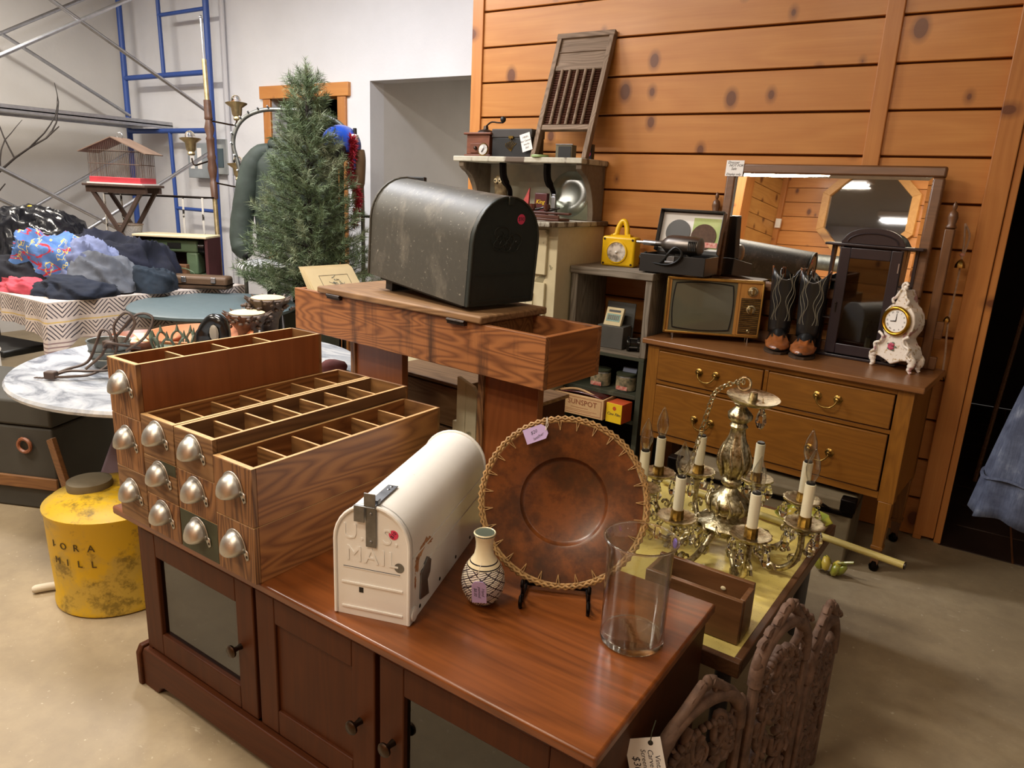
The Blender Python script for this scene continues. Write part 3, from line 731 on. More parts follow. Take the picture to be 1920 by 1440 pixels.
FRM = RM(fr, 'mirror_frame', 'walnut', MR, bevel=.008)
t = NT('mirror'); t.base((.86, .84, .80, 1)); t.set(Metallic=1.0, Roughness=.012)
gx0, gx1, gz0, gz1 = x0 + .042, x1 - .042, z0 + .042, z1 - .042; bv = .016
vs = [(gx0, -.010, gz0), (gx1, -.010, gz0), (gx1, -.010, gz1), (gx0, -.010, gz1), (gx0 + bv, -.0125, gz0 + bv), (gx1 - bv, -.0125, gz0 + bv), (gx1 - bv, -.0125, gz1 - bv), (gx0 + bv, -.0125, gz1 - bv)]
RM(MB().add(vs, [(4, 5, 6, 7), (0, 1, 5, 4), (1, 2, 6, 5), (2, 3, 7, 6), (3, 0, 4, 7)]), 'mirror_glass', 'mirror', MR, smooth=0)
RM(MB().bx(x0 + .03, x1 - .03, -.008, .014, z0 + .03, z1 - .03), 'backing', 'walnut', MR)
for x in (-.485, .525):
    p = MB().bx(x - .018, x + .018, -.012, .024, 0, .58).build('mirror_post', 'walnut_z', MR, bevel=.004)
    MB().lathe([(.013, .58), (.022, .586), (.015, .60), (.020, .625), (.016, .645), (.006, .655), (.010, .668), (.004, .685), (0, .69)], 12, Matrix.Translation((x, .006, 0))).build('finial', 'walnut_z', p, smooth=50)
MB().bx(-.53, .57, 0, .024, 0, .055).bx(-.53, .57, .002, .020, .13, .205).build('lower_rail', 'walnut', MR, bevel=.004)
SG = RM(MB().bx(-.462, -.375, -.0205, -.0195, .765, .838), 'paper_sign', 'paper', None, smooth=0)
tag(SG, 'white handwritten paper sign stuck on the mirror frame corner', 'sign')
SG.location = MR.location; SG.rotation_euler = MR.rotation_euler
for tx, x, z, sz in (('Dresser', -.427, .828, .017), ('NOT FOR', -.412, .814, .016), ('Sale', -.422, .799, .017), ('Display only', -.420, .774, .0145)):
    o = text('handwriting', tx, sz, 'ink', SG, (Matrix.Translation((0, -.01, .26)) @ MIR @ Matrix.Translation((0, 0, -.26))) @ rotm(90, 0, 0, (x, -.0212, z)), .0001, shear=.25)

# ------------------------------------------------------------------ television, boots, display cabinet, clock on the dresser
metal('tv_gold', '#c9a25a', .35, .1)
plain('tv_grey', '#5e5a48', .45, var=.05)
t = NT('tv_screen'); t.base(lin('#5b5a4c')); t.set(Roughness=.18, **{'Coat Weight': .6, 'Coat Roughness': .05})
TV = thing('television', 'small vintage television with gold trim and wood look dial panel', 'television', (-1.240, 3.255, .806), 24.9)
w, h0, h1, dp = .446, .026, .296, .09
MB().bx(.008, w - .008, .012, dp, h0 + .006, h1 - .006).build('case', plain('tv_case', '#4a3726', .5).m, TV, bevel=.008)
m = MB().bx(0, w, -.006, .02, h1 - .014, h1).bx(0, w, -.006, .02, h0, h0 + .012).bx(0, .012, -.006, .02, h0, h1).bx(w - .010, w, -.006, .02, h0, h1)
m.build('trim', 'tv_gold', TV, bevel=.003)
wood('tv_wood', '#c08a45', '#a06c30', 'Z', 1.5, .4, .3)
MB().bx(.012, .022, -.001, .012, h0 + .012, h1 - .014).build('wood_strip', 'tv_wood', TV); MB().bx(.325, .338, -.002, .012, h0 + .012, h1 - .014).bx(.338, w - .010, .0, .012, h0 + .012, h1 - .014).build('dial_panel', 'tv_wood', TV)
MB().bx(.022, .325, .002, .014, h0 + .012, h1 - .014).build('bezel', 'tv_grey', TV)
def sq(u, v):
    a, b = u * 2 - 1, v * 2 - 1
    k = 1 - .06 * (abs(b) ** 2); q = 1 - .07 * (abs(a) ** 2)
    return (.1735 + .139 * a * k, -.001 - .012 * (1 - a * a * .9) * (1 - b * b * .9), .160 + .113 * b * q)
sc_ = MB().grid(sq, 16, 14).build('screen', 'tv_screen', TV, smooth=60)
m = MB(); edge = [sq(i / 16, 0) for i in range(17)] + [sq(1, i / 14) for i in range(1, 15)] + [sq(1 - i / 16, 1) for i in range(1, 17)] + [sq(0, 1 - i / 14) for i in range(1, 14)]
m.tube([(x, .0, z) for x, y, z in edge], .0035, 6, True).build('screen_gasket', 'black', TV)
for k in range(19): MB().bx(.350, .434, -.003, .001, .046 + .0088 * k, .0495 + .0088 * k).build('grille_slat', 'brass', TV, smooth=0)
MB().bx(.348, .436, -.0005, .002, .042, .212).build('grille_back', plain('grille_dark', '#3a2814', .6).m, TV, smooth=0)
for z, r in ((.245, .024), (.160, .0225), (.058, .0085)):
    k = MB().lathe([(r, 0), (r * .95, .006), (r * .7, .008), (r * .62, .018), (r * .5, .021), (0, .021)], 20, rotm(90, 0, 0, (.395, -.002, z))).build('dial', 'antique_brass', TV, smooth=40)
    if r > .01: MB().bx(.395 - .003, .395 + .003, -.027, -.018, z - r * .55, z + r * .55).build('dial_grip', 'brass', k)
for x in (.05, .40):
    for y in (.012, .07): MB().cyl((x, y, 0), (x, y, h0 + .008), .004, n=6).build('foot', 'steel', TV)

plain('boot_black', '#1d1c1d', .35, var=.2, coat=.2)
plain('boot_tan', '#8a4f26', .35, var=.3, vs=30, coat=.3)
plain('sole', '#3a2a1c', .6)
plain('stitching', '#8c8878', .6)
def boot(label, loc, rz):
    B = thing('cowboy_boot', label, 'boot', loc, rz, 'pair of cowboy boots on the dresser'); B.scale = (1.2, .86, 1.0)
    # local: toe towards -y
    def sec(z):   # centre y, half width, half depth of the shaft
        t = (z - .07) / .27
        return (.055 - .012 * t, .040 + .012 * t, .052 + .016 * t)
    m = MB(); zs = [.07 + .27 * i / 10 for i in range(11)]; n = 20; vs = []
    for z in zs:
        cy_, hx, hy = sec(z)
        for k in range(n):
            a = 2 * pi * k / n; dz = (.028 * abs(cos(a)) ** 2 - .022 * abs(sin(a)) ** 3) if z == zs[-1] else 0
            vs.append((hx * cos(a), cy_ + hy * sin(a), z + dz))
    m.add(vs, [(i * n + k, i * n + (k + 1) % n, (i + 1) * n + (k + 1) % n, (i + 1) * n + k) for i in range(10) for k in range(n)])
    m.build('shaft', 'boot_black', B, smooth=60, solid=.003)
    # foot: sections along y from heel (.10) to toe (-.17)
    ys = [.112, .10, .06, .02, -.03, -.08, -.12, -.15, -.168, -.174]
    hw = [.018, .034, .037, .035, .040, .044, .040, .029, .016, .006]
    ht = [.05, .085, .098, .10, .088, .066, .05, .042, .034, .026]
    lo = [.032, .030, .028, .022, .012, .008, .008, .010, .013, .018]
    vs = []; n2 = 12
    for y, hx, t_, b_ in zip(ys, hw, ht, lo):
        for k in range(n2):
            a = 2 * pi * k / n2; cz = (t_ + b_) / 2; hz = (t_ - b_) / 2
            sx = abs(cos(a)) ** .7 * (1 if cos(a) >= 0 else -1)
            vs.append((hx * sx * (1 if sin(a) < 0 else (1 - .35 * sin(a))), y, cz + hz * sin(a)))
    fs = [(i * n2 + k, (i + 1) * n2 + k, (i + 1) * n2 + (k + 1) % n2, i * n2 + (k + 1) % n2) for i in range(len(ys) - 1) for k in range(n2)]
    fs += [tuple(range(n2)), tuple((len(ys) - 1) * n2 + k for k in range(n2))[::-1]]
    m = MB(); m.add(vs, fs); m.build('vamp', 'boot_black', B, smooth=70, sub=1)
    # tan wing-tip cap over the toe with flame points
    m = MB()
    def cap(u, v):
        i = u * 4.0; k = int(min(i, 3)); f = i - k
        yy = [-.085, -.115, -.148, -.168, -.175]; hh = [.0455, .0415, .031, .018, .0075]; tt = [.0665, .0525, .0445, .0365, .0285]; bb = [.0075, .0075, .0095, .0125, .0175]
        y = yy[k] + (yy[k + 1] - yy[k]) * f; hx = hh[k] + (hh[k + 1] - hh[k]) * f; t_ = tt[k] + (tt[k + 1] - tt[k]) * f; b_ = bb[k] + (bb[k + 1] - bb[k]) * f
        a = -.35 + (pi + .7) * v
        if k == 0: y += (1 - f) * (.055 * abs(sin(3.2 * (v - .5) * pi)) ** 1.5 * (1 if abs(v - .5) > .1 else .1)); t_ += (1 - f) * .012 * abs(sin(3.2 * (v - .5) * pi))
        sx = abs(cos(a)) ** .7 * (1 if cos(a) >= 0 else -1)
        return (hx * sx * (1 if sin(a) < 0 else (1 - .33 * sin(a))) * 1.02, y - .001, (t_ + b_) / 2 + (t_ - b_) / 2 * sin(a) + .001)
    m.grid(cap, 12, 24); m.build('wing_tip', 'boot_tan', B, smooth=70)
    sp = [(-.036, .112), (.036, .112), (.038, .05), (.036, .02), (.043, -.05), (.047, -.085), (.042, -.125), (.03, -.155), (.014, -.176), (-.014, -.176), (-.03, -.155), (-.042, -.125), (-.047, -.085), (-.043, -.05), (-.036, .02), (-.038, .05)]
    m = MB(); n3 = len(sp); vs = [(x, y, .0 if y < -.01 else .022 + .0 * y) for x, y in sp] + [(x, y, .010 if y < -.01 else .034) for x, y in sp]
    m.add(vs, [tuple(range(n3)), tuple(range(n3, 2 * n3))[::-1]] + [(i, n3 + i, n3 + (i + 1) % n3, (i + 1) % n3) for i in range(n3)]); m.build('sole', 'sole', B)
    MB().prism([(-.030, .105), (.030, .105), (.032, .055), (-.032, .055)], 0, .028).build('heel', 'sole', B, bevel=.003)
    m = MB()
    for s in (-1, 1):
        for q in range(3):
            pts = []
            for i in range(13):
                z = .13 + .018 * i; cy_, hx, hy = sec(z); a = -pi / 2 + s * (.35 + .22 * q + .16 * sin(i * .9 + q))
                pts.append((hx * 1.02 * cos(a), cy_ + hy * 1.02 * sin(a), z))
            m.tube(pts, .0011, 4)
    m.build('stitching', 'stitching', B)
    for s in (-1, 1):
        MB().tube([(s * .046, .043 - .012, .325), (s * .050, .043 - .008, .372), (s * .050, .043 + .008, .372), (s * .046, .043 + .012, .325)], .0035, 6).build('pull_strap', 'boot_tan', B)
    return B
boot('black cowboy boot with tan wing tip next to the television', (-.738, 3.405, .806), 14)
boot('black cowboy boot with tan wing tip next to the dark display cabinet', (-.612, 3.375, .806), 6)

plain('plum', '#221920', .38, var=.1, coat=.2)
DC = thing('display_cabinet', 'small dark plum curio cabinet with arched top and glass door', 'cabinet', (-.600, 3.418, .806), -5.9); DC.scale = (1, .68, 1)
MB().bx(.0, .385, .0, .105, .486, .497).build('top_board', 'plum', DC, bevel=.003); MB().bx(.02, .36, .0, .105, 0, .012).build('base_board', 'plum', DC, bevel=.003)
MB().prism([(.065, 0), (.315, 0), (.315, .008)] + [(.19 + .115 * cos(RD(a)), .008 + .062 * sin(RD(a)) ** .8) for a in range(20, 161, 10)] + [(.065, .008)], 0, .012, rotm(90, 0, 0, (0, .02, .497))).build('crest', 'plum', DC, bevel=.002)
MB().tube([(.19 + .10 * cos(RD(a)), .004, .499 + .045 * sin(RD(a)) ** .9) for a in range(5, 176, 10)], .003, 6).build('crest_moulding', 'plum', DC)
MB().bx(.07, .31, .085, .095, .012, .486).build('back_panel', 'plum', DC)
m = MB().bx(.065, .078, .01, .095, .012, .486).bx(.302, .315, .01, .095, .012, .486); m.build('centre_sides', 'plum', DC)
for s in (-1, 1):
    x = .19 + s * .165; MB().bx(x - .006, x + .006, .07, .095, .012, .486).build('wing_post', 'plum', DC)
for z in (.165, .33):
    for s in (-1, 1):
        xa, xb = (.02, .065) if s < 0 else (.315, .36)
        MB().bx(xa, xb, .02, .095, z, z + .007).build('wing_shelf', 'plum', DC, bevel=.002)
    MB().bx(.078, .302, .015, .085, z, z + .006).build('shelf', 'plum', DC)
dz0, dz1 = .018, .480
do = MB().bx(.068, .110, 0, .012, dz0, dz1).bx(.270, .312, 0, .012, dz0, dz1).bx(.110, .270, 0, .012, dz0, dz0 + .045).bx(.110, .270, 0, .012, dz1 - .045, dz1).build('door', 'plum', DC, bevel=.003)
MB().bx(.108, .272, .005, .008, dz0 + .04, dz1 - .04).build('glass_pane', 'pane_dark', do)
MB().cyl((.085, -.006, .20), (.085, -.006, .235), .003, n=6).ball((.085, -.007, .24), .005, 8, 6).build('key_handle', 'dark_metal', do)
MB().bx(.303, .307, -.002, 0, .39, .43).bx(.303, .307, -.002, 0, .07, .11).build('hinge', 'steel', do)

def porcelain():
    t = NT('porcelain'); v = t.coord((1, 1, 1), rand=False)
    a = t.noise(v, 55, 4, .6); c = t.mix(t.ramp(a, [(.56, G(0)), (.62, G(.75))]), lin('#e6ddd2'), lin('#a8894f'))
    b_ = t.noise(v, 16, 3, .5); c = t.mix(t.ramp(b_, [(.60, G(0)), (.64, G(.75))]), c, lin('#a0606c'))
    t.base(c); t.set(Roughness=.2, **{'Coat Weight': .4})
porcelain()
CK = thing('porcelain_clock', 'white porcelain mantel clock with gold bezel and rose', 'clock', (-.258, 3.312, .806), -27); CK.scale = (1, .85, 1)
outl = [(-.05, .045), (-.085, .050), (-.088, .062), (-.080, .082), (-.070, .105), (-.060, .112), (-.046, .135), (-.052, .150), (-.066, .175), (-.070, .205), (-.062, .240), (-.045, .262), (-.028, .275), (-.02, .29), (-.022, .305), (-.010, .32), (.0, .335), (.006, .33), (.012, .318), (.022, .302), (.024, .288), (.03, .275), (.047, .262), (.064, .240), (.072, .205), (.068, .175), (.054, .150), (.048, .135), (.062, .112), (.074, .104), (.084, .082), (.092, .062), (.088, .050), (.045, .045), (.025, .035), (.0, .022), (-.022, .035)]
MB().prism(outl, -.09, 0, rotm(90, 0, 0, (0, 0, 0))).build('body', 'porcelain', CK, bevel=.012, seg=3, smooth=60)
for x, y in ((-.075, .008), (.078, .008), (-.07, .085), (.075, .085)):
    sgn = -1 if x < 0 else 1
    MB().tube(spline([(x, y, .062), (x + sgn * .012, y, .045), (x + sgn * .006, y, .024), (x + sgn * .004, y, .010), (x + sgn * .014, y, .002)], 4), [.018] * 4 + [.015] * 4 + [.011] * 4 + [.007] * 4 + [.006], 8).build('foot', 'porcelain', CK, smooth=60)
for sgn in (-1, 1):
    m = MB(); m2 = MB()
    m.tube(spline([(sgn * .088, -.008, .058), (sgn * .070, -.012, .075), (sgn * .075, -.012, .10), (sgn * .052, -.012, .112), (sgn * .045, -.012, .135), (sgn * .066, -.01, .15)], 5), .006, 7)
    m2.tube(spline([(sgn * .028, -.004, .275), (sgn * .034, -.004, .29), (sgn * .022, -.004, .30), (sgn * .012, 0, .322), (sgn * .0, .0, .338)], 5), .006, 7)
    m.build('scroll', 'porcelain', CK, smooth=60); m2.build('crest_scroll', 'porcelain', CK, smooth=60)
MB().ball((.006, .005, .342), (.012, .01, .012), 8, 6).tube(spline([(0, .004, .325), (-.004, .0, .35), (.008, 0, .362), (.018, 0, .352)], 5), .006, 7).build('crest', 'porcelain', CK, smooth=60)
MB().lathe([(.0, 0), (.058, 0), (.062, .006), (.060, .014), (.054, .017), (.048, .014), (.046, .006), (0, .006)], 40, rotm(90, 0, 0, (0, -.005, .205))).build('bezel', 'gold', CK, smooth=50)
dl = MB().lathe([(.046, 0), (.046, .001)], 36, rotm(90, 0, 0, (0, -.012, .205))).build('dial', 'paper', CK, smooth=0)
nums = ['XII', 'I', 'II', 'III', 'IV', 'V', 'VI', 'VII', 'VIII', 'IX', 'X', 'XI']
for i, nu in enumerate(nums):
    a = pi / 2 - i * pi / 6
    text('numeral', nu, .0095, 'ink', dl, rotm(90, 0, 0, (.037 * cos(a), -.0135, .205 + .037 * sin(a))) @ rotm(0, 0, -30 * i), .0002)
for a, l_, wd in ((90, .032, .0018), (188, .024, .0026)):
    MB().tube([(0, -.0145, .205), (l_ * cos(RD(a)), -.0145, .205 + l_ * sin(RD(a)))], [wd, wd * .5], 5).build('hand', 'black', dl)
plain('rose_pink', '#c04a66', .5, var=.3, vs=60); plain('rose_leaf', '#6a7a6a', .5)
rs = MB()
for k in range(7): rs.ball((.008 * cos(k * .9) * (k > 0) - .005, -.005, .098 + .008 * sin(k * .9) * (k > 0)), (.008, .004, .008), 8, 5)
rs.build('painted_rose', 'rose_pink', CK, smooth=60)
m = MB()
for k in range(5): m.ball((.017 * cos(k * 1.3) - .004, -.004, .098 + .016 * sin(k * 1.3)), (.006, .002, .004), 6, 4)
m.build('painted_leaves', 'rose_leaf', CK)

# string of bells hanging beside the mirror
RB = thing('bell_rope', 'thin rope with small brass bells hanging beside the dresser mirror', 'rope', (-.085, 3.55, 0))
plain('rope', '#b09078', .9, var=.2, vs=80)
MB().tube(spline([(-.012, -.02, 1.41), (.0, -.03, 1.30), (.002, -.04, 1.15), (.0, -.05, 1.0), (.012, -.06, .88), (.018, -.07, .78)], 6), .004, 6).tube(spline([(-.012, -.02, 1.41), (.012, -.03, 1.36), (.004, -.03, 1.28)], 5), .004, 6).build('rope', 'rope', RB)
for x, y, z, r in ((0, -.045, 1.25, .018), (-.006, -.06, 1.02, .012), (.018, -.075, .775, .010)):
    MB().lathe([(r, -r), (r * .95, -r * .3), (r * .6, r * .5), (r * .25, r * .9), (0, r)], 12, Matrix.Translation((x, y, z)), wob=lambda a, i: 1 + .08 * cos(6 * a)).build('bell', 'brass', RB, smooth=50)
MB().ball((.0, -.03, 1.285), (.010, .008, .008), 8, 6).build('bead', plain('bead_pink', '#c98f80', .5).m, RB)

# ------------------------------------------------------------------ grey crate, lantern, drill case
wood('weathered', '#8b8072', '#5f5548', 'X', 1.5, .85, .5, contrast=1.1, bump=.5)
wood('weathered_z', '#8b8072', '#5c5246', 'Z', 1.5, .85, .5, contrast=1.1, bump=.5)
GCR = thing('wooden_crate', 'open grey weathered wooden crate standing on the green shelf', 'crate', (-1.738, 3.225, .690), 0)
MB().bx(-.008, .440, -.008, .345, .380, .416).build('top_board', 'weathered', GCR, bevel=.004)
MB().bx(0, .034, 0, .34, 0, .380).build('side_board', 'weathered_z', GCR, bevel=.003); MB().bx(.402, .434, 0, .34, 0, .380).build('side_board', 'weathered_z', GCR, bevel=.003)
MB().bx(.034, .402, .0, .34, .0, .012).build('bottom_board', 'weathered', GCR)
worn('lantern_yellow', '#d9ad08', '#5a4510', .74, 9, .35, base2='#c99d05', width=.02, bump=.05)
LN = thing('yellow_lantern', 'square yellow battery lantern with round reflector on the crate', 'lantern', (-1.655, 3.37, 1.1065), 4)
MB().bx(0, .178, 0, .09, 0, .150).build('body', 'lantern_yellow', LN, bevel=.012, seg=3)
MB().lathe([(.058, .002), (.056, -.006), (.050, -.007), (.049, .0)], 36, rotm(90, 0, 0, (.083, 0, .072)) @ Matrix.Scale(-1, 4, (0, 0, 1))).build('lens_ring', 'lantern_yellow', LN, smooth=50)
t = NT('reflector'); nz = t.noise(t.coord((1, 1, 1), rand=False), 30, 2); t.base(t.ramp(nz, [(.35, lin('#8d877c')), (.6, lin('#f0ece0'))])); t.set(Metallic=.4, Roughness=.2)
MB().lathe([(.049, -.0), (.035, .012), (.018, .022), (.006, .026), (0, .026)], 32, rotm(-90, 0, 0, (.083, -.004, .072))).build('reflector', 'reflector', LN, smooth=60)
MB().ball((.083, -.002, .072), (.007, .012, .007), 8, 6).build('bulb', 'white_plain', LN)
for x in (.014, .164):
    for z in (.014, .136): MB().cyl((x, -.002, z), (x, .002, z), .006, n=8).build('screw', 'dark_metal', LN)
hd = [(.05, .03, .150), (.065, .03, .160), (.070, .035, .190), (.085, .04, .222), (.103, .04, .222), (.117, .035, .190), (.122, .03, .160), (.136, .03, .150)]
MB().tube(spline(hd, 4), .013, 10).bx(.04, .145, .012, .055, .148, .158).build('handle', 'lantern_yellow', LN, smooth=60)

CS = thing('drill_case', 'open black steel tool case on the crate and television', 'tool case', (-1.382, 3.235, 1.1125), 0)
plain('case_black', '#221f1d', .42, var=.08)
W_, Dp, Hh = .318, .20, .085
MB().bx(0, W_, 0, .004, 0, Hh).bx(0, W_, Dp - .004, Dp, 0, Hh).bx(0, .004, 0.004, Dp - .004, 0, Hh).bx(W_ - .004, W_, .004, Dp - .004, 0, Hh).bx(.004, W_ - .004, .004, Dp - .004, 0, .004).build('case_base', 'case_black', CS, bevel=.002)
lid = MB(); LM = rotm(-14, 0, 0, (0, Dp, Hh))
lid.M = LM; lid.bx(0, W_, -.002, .002, 0, .205).bx(0, W_, -.045, -.002, .200, .205).bx(0, .004, -.045, -.002, 0, .2).bx(W_ - .004, W_, -.045, -.002, 0, .2)
LD = lid.build('case_lid', 'case_black', CS, bevel=.002)
m = MB(); m.M = LM; m.bx(.006, W_ - .006, -.004, -.0025, .02, .196).build('lid_lining', 'paper', LD, smooth=0)
for x, c_, nm in ((.095, 'case_black', 'sanding_disc'), (.225, None, 'sanding_disc')):
    m = MB(); m.M = LM; m.lathe([(.062, 0), (.062, .003), (0, .003)], 32, rotm(90, 0, 0, (x, -.006, .10 if x < .2 else .085))).build(nm, c_ or plain('disc_brown', '#5d4638', .9, var=.15, vs=80).m, LD)
m = MB(); m.M = LM; m.bx(.165, .30, -.0052, -.0045, .03, .175).build('green_card', plain('card_green', '#8fae5a', .7, col2='#c8cc90').m, LD, smooth=0)
plain('label_red', '#b8392f', .6, col2='#d8b0a0', vs=70)
m = MB(); m.M = LM; m.bx(.03, .11, -.0096, -.009, .03, .055).build('red_label', 'label_red', LD, smooth=0)
m = MB(); m.M = LM; m.bx(.19, .30, -.0096, -.009, .035, .06).build('red_label', 'label_red', LD, smooth=0)
MB().bx(.135, .172, -.006, 0, .055, .082).bx(.128, .170, -.010, -.004, .05, .058).build('latch', 'steel', CS, bevel=.001)
DL = thing('hand_drill', 'grey metal electric drill with black cord lying in the tool case', 'drill', (-1.265, 3.30, 1.1175), -4); DL.scale = (1.35, 1.35, 1.2)
metal('drill_grey', '#77706a', .4, .1)
m = MB().lathe([(.0, -.005), (.010, -.005), (.012, .02), (.020, .03), (.034, .045), (.038, .06), (.038, .14), (.034, .165), (.02, .17), (0, .17)], 20, rotm(0, 90, 0, (-.05, 0, .105)))
m.build('motor_body', 'drill_grey', DL, smooth=45)
MB().bx(.035, .095, -.018, .018, .0, .085, rotm(0, -10, 0)).build('grip', 'case_black', DL, bevel=.01)
MB().cyl((-.10, 0, .105), (-.05, 0, .105), .011, n=12).cyl((-.128, 0, .105), (-.10, 0, .105), .006, n=8).build('chuck', 'steel', DL)
for k in range(5): MB().bx(.085 + .006 * k, .088 + .006 * k, -.039, -.03, .09, .125).build('vent_slot', 'black', DL)
MB().tube(spline([(-.03, -.03, .03), (.0, -.05, .04), (.03, -.052, .085), (.05, -.05, .10), (.07, -.048, .08), (.06, -.05, .05), (.02, -.05, .03), (-.05, -.045, .035), (-.09, -.04, .05), (-.07, -.03, .07)], 6), .005, 6).build('cord', 'black', DL, smooth=60)
o = tag(MB().bx(0, .055, 0, .006, 0, .075).build('blade_box', 'case_black', None, loc=(-1.16, 3.318, 1.1175), bevel=.001), 'black and white card box standing in the tool case', 'box')
MB().bx(.008, .047, -.0006, 0, .012, .062).build('label', 'paper', o, smooth=0)
m = MB().bx(.012, .043, -.0012, -.0006, .030, .060).build('print', 'black', o, smooth=0); text('print_text', '3 in 1', .013, 'paper', o, rotm(90, 0, 0, (.0275, -.0014, .045)), .0001)

# ------------------------------------------------------------------ green shelf unit and what it carries
worn('green_shelf', '#3a3d2e', '#5c5a48', .6, 6, .7, base2='#2f3226', width=.1)
GS = thing('green_shelf', 'narrow dark green shelf unit below the grey crate', 'shelf', (-1.745, 3.225, 0), 0)
MB().bx(0, .03, 0, .34, 0, .672).build('side_board', 'green_shelf', GS, bevel=.002); MB().bx(.410, .438, 0, .34, 0, .672).build('side_board', 'green_shelf', GS, bevel=.002)
for z in (.672, .496, .365, .06): MB().bx(0 if z > .6 else .03, .438 if z > .6 else .410, 0, .34, z - (.0 if z > .6 else .022), z + (.0175 if z > .6 else 0)).build('shelf_board', 'green_shelf', GS, bevel=.002)
MB().bx(.03, .41, .33, .34, .06, .672).build('back_panel', 'dark_room', GS)
CA = thing('card_box', 'grey file box with pale calculator standing in the crate', 'box', (-1.600, 3.28, .7025), 0)
plain('box_grey', '#55534f', .5); plain('box_lid', '#4a4a48', .5)
MB().bx(0, .145, 0, .10, 0, .115).build('box', 'box_grey', CA, bevel=.003)
MB().bx(-.01, .15, .10, .108, .06, .235, rotm(-6, 0, 0)).build('lid', 'box_lid', CA, bevel=.003)
c = MB().bx(.02, .115, -.01, .012, .0, .12, rotm(-24, 0, 0, (0, .022, .088))).build('calculator', 'paper_cream', CA, bevel=.003)
m = MB(); m.M = rotm(-24, 0, 0, (0, .022, .088)); m.bx(.035, .10, -.012, -.010, .095, .106).build('display', 'black', c)
m = MB(); m.M = rotm(-24, 0, 0, (0, .022, .088)); m.bx(.03, .105, -.012, -.0102, .045, .085).build('keypad', plain('keypad', '#7fa59a', .5).m, c, bevel=.004)
for k in range(6):
    m = MB(); m.M = rotm(-24, 0, 0, (0, .022, .088)); m.bx(.036 + .011 * k, .044 + .011 * k, -.014, -.012, .052, .078).build('key', 'tv_grey', c, bevel=.001)
RL = thing('fishing_reel', 'black fishing reel with chrome frame lying in the crate', 'reel', (-1.40, 3.30, .7025), 25)
MB().lathe([(.0, 0), (.036, 0), (.038, .006), (.036, .014), (.03, .018), (.03, .05), (.037, .052), (.038, .062), (0, .062)], 24, rotm(0, 90, 0, (-.035, 0, .038))).build('spool', 'black_gloss', RL, smooth=40)
for a in (40, 120, 200): MB().cyl((-.03, .034 * cos(RD(a)), .038 + .034 * sin(RD(a))), (.03, .034 * cos(RD(a)), .038 + .034 * sin(RD(a))), .003, n=6).build('pillar', 'steel', RL)
MB().tube([(.03, 0, .04), (.045, 0, .04), (.045, -.03, .06), (.06, -.03, .06)], .004, 6).build('crank', 'steel', RL)
for i, (x, lab) in enumerate(((-1.570, 'printed tin with green lid at the cream cabinet side of the shelf'), (-1.425, 'printed tin with a card on its lid at the dresser side of the shelf'))):
    T = thing('printed_tin', lab, 'tin', (x, 3.275, .4965), 0, 'two printed tins on the green shelf')
    MB().lathe([(.050, 0), (.052, .003), (.052, .076), (.050, .08), (0, .08)], 28, Matrix.Translation((.0, .03, 0))).build('can', 'steel', T, smooth=40)
    b_ = MB(); b_.lathe([(.0525, .006), (.0525, .072)], 28, Matrix.Translation((0, .03, 0))); b_.f = b_.f[:-2]; b_.build('label_band', plain('tin_cream', '#b9a684', .5, vs=35, col2='#2e3a2e').m if i == 0 else 'tin_cream', T, smooth=60)
    MB().bx(-.03, .03, -.0232, -.0226, .008, .028).build('red_print', 'label_red', T, smooth=0)
    MB().lathe([(.053, .078), (.053, .088), (.048, .09), (0, .09)], 28, Matrix.Translation((0, .03, 0))).build('lid', 'green_paint', T, smooth=40)
    if i: MB().bx(-.03, .045, .0, .003, .088, .125, rotm(-25, 0, 0)).build('card', plain('card_blue', '#8a94b0', .6).m, T)
SS = thing('sunspot_box', 'long tan card box lettered SUNSPOT with fruit trays inside', 'box', (-1.742, 3.13, .3655), -1)
plain('card_tan', '#c9a070', .7, var=.06); plain('red_lacquer', '#4f1716', .25, coat=.5)
MB().bx(0, .285, 0, .008, 0, .105).bx(0, .285, .13, .138, 0, .105).bx(0, .008, .008, .13, 0, .105).bx(.277, .285, .008, .13, 0, .105).bx(.008, .277, .008, .13, 0, .005).build('box', 'card_tan', SS, bevel=.002)
text('lettering', 'SUNSPOT', .038, 'ink_brown', SS, rotm(90, 0, 0, (.165, -.0008, .068)), .0003, spacing=1.02)
MB().bx(.012, .273, -.0008, 0, .010, .0115).bx(.012, .273, -.0008, 0, .093, .0945).bx(.012, .0135, -.0008, 0, .010, .0945).bx(.2715, .273, -.0008, 0, .010, .0945).build('print_border', 'ink_brown', SS, smooth=0)
MB().lathe([(.013, 0), (.013, .0005)], 14, rotm(90, 0, 0, (.052, -.0003, .070)), wob=lambda a, i: 1 + .18 * cos(3 * a)).build('printed_fruit', 'ink_brown', SS, smooth=0)
MB().bx(.10, .20, -.0006, 0, .040, .0415).bx(.03, .25, -.0006, 0, .028, .029).bx(.05, .22, -.0006, 0, .021, .022).build('small_print', 'ink_brown', SS, smooth=0)
LQ = tag(MB().grid(lambda u, v: (.02 + .25 * u, .015 + .11 * v, .100 + .018 * sin(pi * u) ** .6 * (1 - .4 * v)), 14, 6).build('lacquer_dish', 'red_lacquer', None, loc=(-1.742, 3.13, .3655), rot=(0, 0, -1), solid=.006, smooth=60), 'dark red lacquered dish lying in the tan SUNSPOT box', 'dish')
MB().tube([(.02 + .20 * t_, .03, .106 + .022 * sin(pi * t_)) for t_ in [i / 12 for i in range(13)]], .006, 6).build('dish_edge', 'card_tan', LQ)
YB = thing('film_box', 'small yellow and red film box beside the tan SUNSPOT box', 'box', (-1.445, 3.135, .3655), -6)
plain('film_yellow', '#dcb416', .5, var=.05); plain('film_red', '#b84a22', .5, var=.1)
